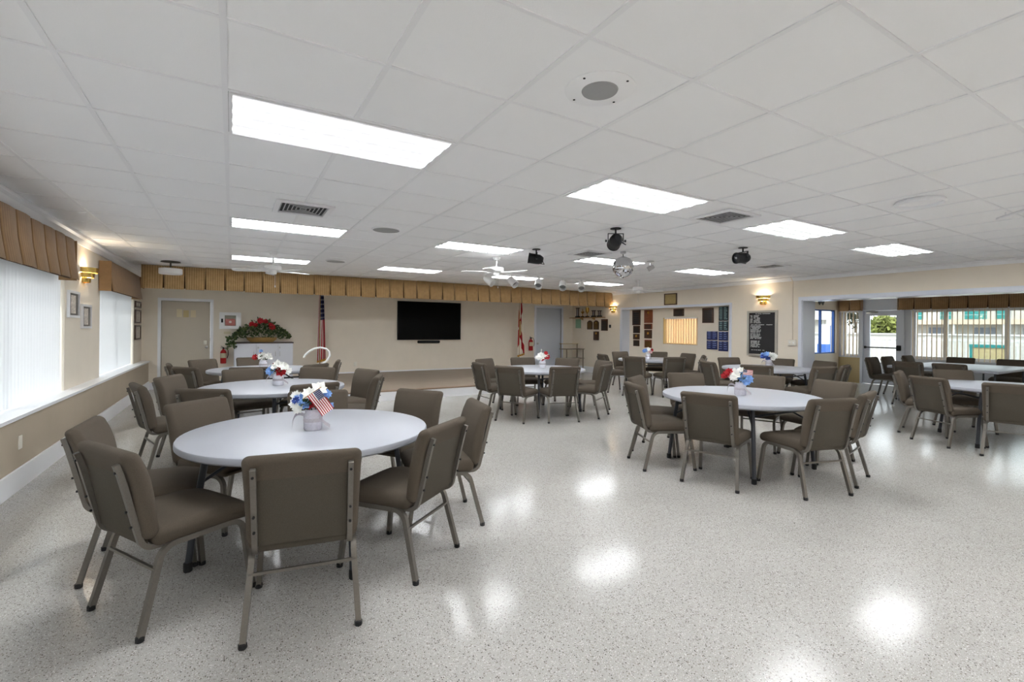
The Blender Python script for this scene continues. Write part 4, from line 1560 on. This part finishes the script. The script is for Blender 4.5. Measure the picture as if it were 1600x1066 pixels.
def letters(y_from, y_to, z, h=.016):
    # y decreases to the reader's right (board faces -x)
    y = y_from
    while y > y_to:
        w = q.uniform(.007, .014)
        if q.random() > .14:
            lt.box(-.034, -.0305, y - w, y, z - h / 2 + q.uniform(0, .003), z + h / 2)
        y -= w + .004


letters(.15, -.18, .435)
for k in range(7):
    letters(.275, .22, .395 - k * .027)
    letters(.19, .19 - q.uniform(.12, .20), .395 - k * .027)
letters(.26, -.05, .19)
letters(-.09, -.24, .19)
for k in range(6):
    letters(.27, .27 - q.uniform(.20, .26), .16 - k * .027)
for k in range(5):
    letters(.27, .27 - q.uniform(.20, .28), -.01 - k * .027)
for k in range(6):
    letters(.26, .26 - q.uniform(.18, .24), -.175 - k * .026)
letters(.26, -.06, -.375)
ob('lettering', lt, M_CHALK, t, smooth=False)['kind'] = 'stuff'


# brass sconces
def sconce(loc, nx, label):
    t = thing('wall_sconce', label, 'sconce', loc, group='brass wall sconces')
    a0, a1 = (R(90), R(270)) if nx < 0 else (R(-90), R(90))
    for k, (r, z0, z1, m) in enumerate(((.150, .05, .115, M_BRASS), (.112, -.015, .045, M_BRASS), (.074, -.08, -.02, M_BRASS))):
        o = ob('brass_tier', MB().lathe([(r - .004, z0), (r, z0), (r + .006, z1), (r + .002, z1)], n=16, a0=a0, a1=a1), m, t)
    ob('back_plate', MB().box(*sorted((nx * .002, nx * .012)), -.06, .06, -.09, .10), M_BRASS, t, smooth=False)
    ob('glass_strip', MB().lathe([(.148, .05), (.154, .115), (.125, -.01), (.09, -.07)][:2], n=4, a0=(a0 + a1) / 2 - .35, a1=(a0 + a1) / 2 + .35), mat('pale_brass', (232, 214, 150), .2, metal=.9), t)
    bl = ob('bulb', MB().lathe([(0, -.03), (.02, -.015), (.026, .01), (.016, .04), (0, .05)], (nx * .06, 0, .0), 12), M_BULB, t)
    ld = bpy.data.lights.new('sconce_light', 'POINT')
    ld.energy = 4
    ld.color = (1, .92, .78)
    ld.shadow_soft_size = .03
    lo = bpy.data.objects.new('sconce_light', ld)
    lo.parent = t
    lo.location = (nx * .07, 0, .075)
    COL.objects.link(lo)
    return t


sconce((XL, 8.30, 2.06), 1, 'stepped brass wall sconce between the two blinds')
sconce((XR, 6.19, 2.09), -1, 'stepped brass wall sconce above the letter board')
sconce((XR, 10.98, 2.03), -1, 'stepped brass wall sconce at the end of the stage valance')

t = thing('switch_box', 'cream switch box on the wall beside the sunroom opening', 'switch', (XR, 5.55, 1.175))
ob('box', MB().rbox((-.02, 0, 0), (.04, .16, .125), .006, 1, 1), M_CREAM, t)
for y in (-.04, .04):
    ob('toggle', MB().box(-.05, -.04, y - .008, y + .008, -.015, .015), M_WHITE, t, smooth=False)
o = tag(ob('conduit', MB().tube([(XR - .012, 5.55, 1.24), (XR - .012, 5.55, ZC - .09), (XR - .05, 5.55, ZC - .05), (XR - .09, 5.55, ZC - .002)], .009, 6), M_WALLR),
        'thin beige conduit rising from the switch box to the ceiling', 'conduit')

# sunroom far wall mask ornament
t = thing('wall_ornament', 'dark double-leaf wall ornament above the blue framed window', 'ornament', (14.0, YS, 2.235))
for k, dx in enumerate((-.09, .08)):
    ob('leaf_shape', MB().prism([(dx - .09, .06), (dx + .09, .06), (dx + .07, -.02), (dx + .01, -.09), (dx - .05, -.03)], 'y', -.02, -.002), mat('dark_grey_metalwork', (88, 88, 84), .5), t, smooth=False)


# ------------------------------------------------------------------ left wall things
def picture(y, z, w, h, label, fm, inner, group):
    t = thing('framed_picture', label, 'picture', (XL, y, z), group=group)
    hw, hh, b = w / 2, h / 2, .03
    f = MB().ring('x', -hw, hw, -hh, hh, b, .002, .028)
    ob('frame', f, fm, t, smooth=False)
    ob('matte', MB().box(.004, .012, -hw + b, hw - b, -hh + b, hh - b), inner, t, smooth=False)
    ob('print', MB().box(.012, .014, -hw * .45, hw * .45, -hh * .68, hh * .68), M_PRINT, t, smooth=False)
    return t


picture(7.80, 1.67, .46, .33, 'grey floral print in a white frame right below the brass sconce', M_WHITE, M_CHARC, 'white framed prints')
picture(8.40, 1.53, .46, .32, 'grey floral print in a white frame hung lower beside the window', M_WHITE, M_CHARC, 'white framed prints')
for k, (z, h) in enumerate(((1.85, .15), (1.60, .30), (1.27, .32))):
    picture(12.47, z, .64, h - .02, ['dark framed picture topmost of three at the stage corner', 'dark framed picture, middle one of three at the stage corner', 'dark framed picture, lowest of three at the stage corner'][k],
            M_PLQ, M_MATTE, 'dark framed pictures')
o = ob('wall_outlet', MB().rbox((XLL + .004, 5.68, .40), (.01, .075, .118), .003, 1, 1), M_CREAM)
tag(o, 'cream outlet plate below the window ledge', 'outlet')


# ------------------------------------------------------------------ ceiling things
def vent(x, y, s, label):
    t = thing('ceiling_vent', label, 'vent', (x, y, ZC), group='square ceiling vents')
    h = s / 2
    f = MB()
    w = .045
    f.ring('z', -h, h, -h, h, w, -.016, 0)
    ob('frame', f, M_GRID, t, smooth=False)
    ob('cavity', MB().box(-h + w, h - w, -h + w, h - w, -.002, 0), M_GRILLE, t, smooth=False)
    n = 6
    for k in range(n):
        a = (h - w) * (1 - k / n) - .004
        z = -.007
        lo = MB().ring('z', -a, a, -a, a, .009, z, z + .004)
        ob('louvre', lo, mat('grey_vent_louvre', (172, 172, 174), .5), t, smooth=False)
    return t


vent(.58, 4.93, .50, 'square louvred vent near the window side fluorescent panels')
vent(4.20, 2.97, .47, 'square louvred vent between two fluorescent panels')
vent(4.58, 5.48, .46, 'square louvred vent beside the mirror ball')
vent(8.05, 4.80, .48, 'square louvred vent above the letter board table')


def speaker(x, y, r, label, plate=True):
    t = thing('ceiling_speaker', label, 'speaker', (x, y, ZC + .004), group='round ceiling speakers')
    if plate:
        ob('plate', MB().lathe([(0, -.006), (r * .97, -.006), (r, -.003), (r, 0)], n=40), M_TILE, t)
        sc = MB()
        for k in range(4):
            a = R(20 + 90 * k)
            sc.lathe([(0, -.009), (.006, -.008), (.006, -.005)], (r * .86 * math.cos(a), r * .86 * math.sin(a), 0), 8)
        ob('screws', sc, M_GRILLE, t)['kind'] = 'stuff'
        ob('grille', MB().lathe([(0, -.016), (r * .5, -.012), (r * .52, -.006)], n=32), M_SPK, t)
    else:
        ob('rim', MB().lathe([(r * .9, -.014), (r, -.008), (r, 0)], n=32), M_GRID, t)
        ob('grille', MB().lathe([(0, -.016), (r * .9, -.014)], n=32), M_SPK, t)
    return t


speaker(1.49, 1.72, .165, 'round ceiling speaker with a wide pale plate and grey centre')
speaker(1.53, 5.46, .165, 'round grey ceiling speaker in the row between vent and stage', False)
speaker(1.53, 8.55, .165, 'round grey ceiling speaker nearest the stage', False)
t = thing('ceiling_ring', 'white round flush ceiling fitting with a glossy rim', 'ceiling fitting', (5.09, 1.72, ZC))
ob('rim', MB().lathe([(.17, 0), (.18, -.02), (.165, -.035), (.15, -.02), (.15, 0)], n=36), M_WHITE, t)
ob('dish', MB().lathe([(0, -.012), (.15, -.010), (.15, 0)], n=36), M_TILE, t)
t = thing('ceiling_bar', 'thin white bar slung under the ceiling tiles', 'bar', (6.1, 1.35, ZC))
d = Vector((-.26, -.235, 0)).normalized()
p0 = Vector((.22, .19, -.035))
ob('bar', MB().tube([p0, p0 + d * 1.5], .012, 8), M_WHITE, t)
for q2 in (.12, 1.35):
    p = p0 + d * q2
    ob('hanger', MB().tube([p, (p.x, p.y, 0)], .005, 6), M_WHITE, t)


def fan(x, y, label, turn, drop=.16, rad=.56):
    t = thing('ceiling_fan', label, 'fan', (x, y, ZC), R(turn), 'white ceiling fans')
    ob('canopy', MB().lathe([(.065, 0), (.065, -.012), (.045, -.05), (.015, -.06)], n=24), M_FANW, t)
    ob('downrod', MB().tube([(0, 0, -.05), (0, 0, -drop)], .013, 10), M_FANW, t)
    ob('motor', MB().lathe([(.02, -drop + .01), (.10, -drop), (.115, -drop - .015), (.115, -drop - .065), (.095, -drop - .08), (0, -drop - .08)], n=28), M_FANW, t)
    zb = -drop - .085
    for k in range(5):
        a = Matrix.Rotation(R(72 * k), 4, 'Z')
        arm = MB().tube([(.07, 0, zb + .01), (.13, 0, zb - .005), (.19, 0, zb)], .009, 6)
        arm.xf(a)
        bl = MB().prism([(.15, -.035), (.20, -.055), (rad - .06, -.068), (rad - .01, -.045), (rad, 0), (rad - .01, .045), (rad - .06, .068), (.20, .055), (.15, .035)], 'z', -.004, .004)
        bl.xf(a @ Matrix.Translation((0, 0, zb)) @ Matrix.Rotation(R(11), 4, 'X'))
        o = ob('blade', bl, M_FANW, t)
        ob('blade_arm', arm, M_FANW, o)
    ob('switch_housing', MB().lathe([(.05, zb + .02), (.055, zb - .02), (.045, zb - .05), (0, zb - .055)], n=20), M_FANW, t)
    pc = ob('pull_chain', MB().tube([(.03, 0, zb - .045), (.03, 0, zb - .22)], .002, 5), M_CHROME, t)
    ob('chain_pull', MB().lathe([(0, -.02), (.009, -.012), (.009, .008), (0, .016)], (.03, 0, zb - .23), 8), M_CREAM, pc)
    return t


fan(.53, 7.98, 'white ceiling fan near the window wall under the end panel', 20, .21)
fan(3.61, 6.59, 'white ceiling fan with bladed motor beside the black spotlight', 8)
fan(7.98, 7.84, 'white ceiling fan over the plaque niche table', 35)
t = thing('ceiling_drum', 'white round drum hanging on a dark plate at the window end of the valance', 'ceiling fitting', (-.94, 10.30, ZC))
ob('plate', MB().lathe([(.14, 0), (.15, -.012), (.0, -.016)], n=24), M_CHARC, t)
ob('stem', MB().tube([(0, 0, -.01), (0, 0, -.13)], .012, 8), M_CHARC, t)
ob('drum', MB().lathe([(0, -.125), (.17, -.125), (.175, -.13), (.175, -.215), (.165, -.225), (0, -.225)], n=32), M_FANW, t)


def par_can(x, y, az, tilt, label, vert=False):
    t = thing('stage_spotlight', label, 'spotlight', (x, y, ZC), R(az), 'black stage spotlights')
    ob('mount_plate', MB().lathe([(.06, 0), (.06, -.008), (0, -.008)], n=20), M_SATBLK, t)
    ob('mount_stem', MB().tube([(0, 0, -.005), (0, 0, -.06)], .010, 8), M_SATBLK, t)
    yk = MB()
    yk.box(-.088, .088, -.012, .012, -.062, -.056).box(-.088, -.082, -.012, .012, -.16, -.056).box(.082, .088, -.012, .012, -.16, -.056)
    ob('yoke', yk, M_SATBLK, t, smooth=False)
    mt = Matrix.Translation((0, 0, -.14)) @ Matrix.Rotation(R(tilt), 4, 'X')
    c = MB().lathe([(0, -.10), (.035, -.10), (.05, -.085), (.068, -.05), (.072, .0), (.072, .10), (.076, .10), (.076, .115), (.066, .115), (.066, .03)], n=24, axis='y').xf(mt)
    ob('can', c, M_SATBLK, t)
    ob('lens', MB().lathe([(0, .092), (.066, .09), (.066, .086)], n=24, axis='y').xf(mt), mat('dark_lens', (60, 62, 66), .1), t)
    for s in (-1, 1):
        ob('yoke_knob', MB().lathe([(0, -.02), (.014, -.018), (.014, 0)], n=10, axis='x').xf(Matrix.Translation((s * .098, 0, -.14)) @ Matrix.Rotation(0 if s < 0 else math.pi, 4, 'Z')), M_SATBLK, t)
    ob('cable', MB().tube([(.02, -.09, -.16), (.08, -.12, -.20), (.10, -.05, -.19)], .006, 6).xf(Matrix.Identity(4)), M_SATBLK, t)
    return t


par_can(3.72, 5.62, 60, 8, 'black spotlight beside the white ceiling fan, aimed sideways')
par_can(3.69, 3.97, -30, -12, 'black spotlight with its round back shown, before the mirror ball')
par_can(5.99, 3.95, 75, -4, 'black spotlight near the letter board wall, on a short stem')

# mirror ball
t = thing('mirror_ball', 'silver mirror ball hanging from the ceiling on a short rod', 'mirror ball', (4.87, 5.08, ZC))
ob('ceiling_motor', MB().lathe([(.04, 0), (.04, -.03), (.012, -.04), (0, -.04)], n=16), M_CHROME, t)
ob('rod', MB().tube([(0, 0, -.03), (0, 0, -.085)], .006, 8), M_SATBLK, t)
RB, ZBALL = .152, -.225
ob('core', MB().lathe([(RB * .985 * math.sin(math.pi * k / 20), ZBALL - RB * .985 * math.cos(math.pi * k / 20)) for k in range(21)], n=32), M_MDIM, t)
mb = MB()
q = random.Random(3)
nl = 26
for k in range(nl):
    th = math.pi * (k + .5) / nl
    nn = max(4, int(2 * math.pi * math.sin(th) * nl / math.pi))
    for j in range(nn):
        ph = 2 * math.pi * j / nn
        n_ = Vector((math.sin(th) * math.cos(ph), math.sin(th) * math.sin(ph), math.cos(th)))
        n2 = (n_ + Vector((q.gauss(0, .02), q.gauss(0, .02), q.gauss(0, .02)))).normalized()
        u = Vector((-math.sin(ph), math.cos(ph), 0))
        u = (u - n2 * u.dot(n2)).normalized()
        w = n2.cross(u)
        c = n_ * RB + Vector((0, 0, ZBALL))
        s = math.pi * RB / nl * .47
        b = len(mb.v)
        mb.v += [tuple(c + u * a * s + w * b2 * s) for a, b2 in ((-1, -1), (1, -1), (1, 1), (-1, 1))]
        mb.f.append((b, b + 1, b + 2, b + 3))
ob('mirror_facets', mb, M_MIRROR, t, smooth=False)['kind'] = 'stuff'
ob('end_cap', MB().lathe([(0, -.165 - ZBALL * 0 + .0), (.02, 0 - .165)], (0, 0, .09), 10).lathe([(0, ZBALL - RB - .012), (.02, ZBALL - RB + .006)], n=10), M_SATBLK, t)
t = thing('small_spotlight', 'small pale spotlight on a ceiling bracket beside the mirror ball', 'spotlight', (5.93, 5.55, ZC))
ob('bracket', MB().tube([(0, 0, 0), (0, 0, -.07)], .008, 8).lathe([(.06, 0), (.06, -.006), (0, -.006)], n=16), M_CHROME, t)
ob('can', MB().lathe([(0, -.06), (.03, -.06), (.042, -.04), (.042, .05), (.036, .05), (.03, -.02)], n=16, axis='y').xf(Matrix.Translation((0, 0, -.11)) @ Matrix.Rotation(R(40), 4, 'Z') @ Matrix.Rotation(R(-30), 4, 'X')), M_CHROME, t)

# track with five white heads
t0, t1 = Vector((4.45, 8.42, ZC)), Vector((6.75, 8.42, ZC))
o = tag(ob('light_track', MB().box(-1.30, 1.30, -.018, .018, -.02, 0), M_FANW, loc=(5.62, 8.42, ZC), smooth=False), 'white ceiling track carrying five white spot heads', 'light track')
for k, (x, az) in enumerate(((4.43, 30), (4.98, 15), (5.64, -40), (6.28, -38), (6.80, -36))):
    s = thing('track_spotlight', ['white track spot at the window end of the ceiling track', 'white track spot second on the ceiling track', 'white track spot in the middle of the ceiling track',
                                  'white track spot fourth on the ceiling track', 'white track spot at the letter board end of the ceiling track'][k], 'spotlight', (x, 8.42, ZC - .02), R(az), 'white track spots')
    ob('adapter', MB().box(-.02, .02, -.05, .05, -.025, 0), M_FANW, s, smooth=False)
    ob('arm', MB().tube([(0, 0, -.02), (0, 0, -.09)], .010, 8), M_FANW, s)
    mt = Matrix.Translation((0, 0, -.135)) @ Matrix.Rotation(R(38), 4, 'X')
    ob('head', MB().lathe([(0, -.10), (.05, -.10), (.072, -.08), (.078, .0), (.083, .13), (.074, .13), (.07, .0)], n=20, axis='y').xf(mt @ Matrix.Rotation(R(180), 4, 'Z')), M_FANW, s)
    ob('lamp_face', MB().lathe([(0, .05), (.07, .05)], n=20, axis='y').xf(mt @ Matrix.Rotation(R(180), 4, 'Z')), M_CHROME, s)

# ------------------------------------------------------------------ outside
struct('ground', MB().box(XS + .2, 140, -60, 70, -.2, -.06), M_CONC)['label'] = 'pale concrete terrace and street outside'
struct('ground_behind', MB().box(XS - 4.5, XS + .2, YS + .15, 70, -.2, -.06).box(-40, XL - SHELL, -60, 70, -.2, -.06), M_CONC)['label'] = 'pale concrete ground beside the building'
struct('lawn', MB().box(30, 42, -40, 60, -.062, -.04), M_GRASS)

# white railing along the terrace
for k, (a, b) in enumerate(((.5, 6.6), (6.6, 9.6), (9.6, 14.6))):
    t = thing('terrace_railing', 'white picket railing outside the %s' % ('long sunroom windows', 'glazed exit door', 'narrow sunroom window')[k], 'railing', (20.5, (a + b) / 2, -.06), group='white railing sections')
    L = (b - a) / 2
    ob('top_rail', MB().box(-.03, .03, -L, L, 1.20, 1.27), M_PVC, t, smooth=False)
    ob('bottom_rail', MB().box(-.03, .03, -L, L, .10, .16), M_PVC, t, smooth=False)
    ob('post', MB().box(-.06, .06, -L, -L + .12, 0, 1.34), M_PVC, t, smooth=False)
    n = int((b - a) / .165)
    pm = MB().box(-.018, .018, -.018, .018, .16, 1.20).mesh('picket', M_PVC, False)
    for q2 in range(n):
        ob('picket', pm, None, t, loc=(0, -L + .12 + (q2 + .5) * (2 * L - .12) / n, 0))
t = thing('garden_wall', 'long low white wall across the street', 'wall', (29, 12, -.06))
ob('panel', MB().box(-.1, .1, -14, 26, 0, 1.35), M_STUCCO, t, smooth=False)
ob('coping', MB().box(-.16, .16, -14, 26, 1.35, 1.42), M_PVC, t, smooth=False)

# white building with teal shutters
t = thing('white_building', 'long white two-storey building with teal shutters across the street', 'building', (75, 14, -.06))
ob('wall', MB().box(0, 8, -26, 13.2, 0, 6.2), M_STUCCO, t, smooth=False)
ob('canopy', MB().box(-2.0, 0, -26, 13.2, 2.45, 3.0), M_TANROOF, t, smooth=False)
ob('roof', MB().box(-.8, 8.6, -26.5, 13.6, 6.2, 6.6), M_TANROOF, t, smooth=False)
for y in (-22, -16, -10, -5, -1, 3.2, 7.4, 11.6):
    ob('canopy_post', MB().box(-1.9, -1.75, y - .08, y + .08, 0, 2.45), M_PVC, t, smooth=False)
for y, w_ in ((-15, .9), (-11, .9), (-7, .9), (-3, .9), (.9, .9), (3.7, .6), (6.0, .95), (8.7, .5), (11.4, .5)):
    w = ob('teal_shutter', MB().box(-.06, 0, y - w_, y + w_, 3.1, 4.1), M_TEAL, t, smooth=False)
    ob('slat_line', MB().box(-.075, -.06, y - w_, y + w_, 3.58, 3.62), M_PVC, w, smooth=False)
for y in (-14.8, -8.2, -3.2, 1.2, 5.2, 9.4):
    w = ob('ground_window', MB().box(-.04, 0, y - .9, y + .9, .9, 2.1), M_DKGLASS, t, smooth=False)
    ob('sill', MB().box(-.12, 0, y - 1.0, y + 1.0, .8, .9), M_PVC, w, smooth=False)
t = thing('small_house', 'low pale house behind the exit door view', 'building', (48, 32, -.06))
ob('wall', MB().box(0, 7, -5.5, 7, 0, 2.7), M_STUCCO, t, smooth=False)
ob('roof', MB().prism([(-.6, 2.7), (7.6, 2.7), (3.5, 4.2)], 'y', -6, 7.6), mat('pale_roof', (226, 222, 216), .8), t, smooth=False)
for y in (-3.5, .2, 4):
    ob('house_window', MB().box(-.04, 0, y - .7, y + .7, .9, 2.1), M_DKGLASS, t, smooth=False)


def tree(x, y, h, r, label, m, seed):
    t = thing('tree', label, 'tree', (x, y, -.06), group='trees outside')
    q = random.Random(seed)
    ob('trunk', MB().tube([(0, 0, 0), (.1, 0, h * .35), (-.05, .1, h * .7)], [.16, .12, .05], 8), M_BARK, t)
    mb = MB()
    for k in range(900):
        d = Vector((q.gauss(0, 1), q.gauss(0, 1), q.gauss(0, .8))).normalized()
        p = Vector((0, 0, h * .72)) + Vector((d.x * r, d.y * r, d.z * h * .3)) * q.uniform(.45, 1) * (1 + .25 * math.sin(d.x * 5 + seed) * math.cos(d.y * 4))
        s1 = Vector((q.gauss(0, 1), q.gauss(0, 1), q.gauss(0, 1))).normalized() * .22
        s2 = s1.orthogonal().normalized() * .13
        b = len(mb.v)
        mb.v += [tuple(p - s1), tuple(p + s2), tuple(p + s1), tuple(p - s2)]
        mb.f.append((b, b + 1, b + 2, b + 3))
    ob('crown', mb, m, t, smooth=False)['kind'] = 'stuff'
    return t


M_TR1 = mat('tree_leaf_green', (52, 64, 42), .8, noise=.4, nscale=2)
M_TR2 = mat('tree_leaf_dark', (44, 54, 40), .8, noise=.4, nscale=2)
tree(36, 21.6, 5.6, 1.9, 'green leafy tree beyond the exit door', M_TR1, 1)
tree(52, 22.5, 5.2, 1.7, 'smaller green tree next to the white building', M_TR2, 2)
tree(37, 26.0, 6.6, 2.4, 'tall dark tree behind the low house', M_TR2, 3)
tree(33, 12.6, 2.4, .9, 'round yellow-green shrub tree before the white building', mat('shrub_yellow_green', (110, 116, 54), .8, noise=.4, nscale=3), 4)

# teal patio furniture
t = thing('teal_bench', 'teal framed patio bench with beige panel outside the windows', 'bench', (18.6, 4.75, -.06))
for sy in (-.38, .38):
    for sx in (-.3, .3):
        ob('leg', MB().box(sx - .03, sx + .03, sy - .03, sy + .03, 0, 1.12 if sx > 0 else .5), M_TEAL, t, smooth=False)
for z in (.42, .28):
    ob('seat_slat', MB().box(-.32, .32, -.42, .42, z, z + .05), M_TEAL, t, smooth=False)
ob('back_panel', MB().box(.28, .33, -.36, .36, .62, 1.05), M_TAN, t, smooth=False)
ob('top_rail', MB().box(.26, .35, -.42, .42, 1.05, 1.14), M_TEAL, t, smooth=False)
ob('mid_rail', MB().box(.26, .35, -.42, .42, .54, .62), M_TEAL, t, smooth=False)
t = thing('blue_gate_post', 'blue and white entrance post outside the far sunroom window', 'post', (19.34, 9.4, -.06))
ob('shaft', MB().box(-.16, .16, -.12, .12, 1.0, 1.75), M_CAB, t, smooth=False)
ob('plinth', MB().box(-.19, .19, -.15, .15, 0, 1.0), M_BLUE, t, smooth=False)
ob('side_strip', MB().box(.16, .22, -.12, .12, 1.0, 1.72), M_BLUE, t, smooth=False)
t = thing('white_neighbour_wall', 'bright white neighbouring wall outside the far sunroom window', 'wall', (15.5, 14.5, -.06))
ob('panel', MB().box(-6, 9, 0, .2, 0, 2.2), M_STUCCO, t, smooth=False)
ob('coping', MB().box(-6.05, 9.05, -.05, .25, 2.2, 2.28), M_PVC, t, smooth=False)
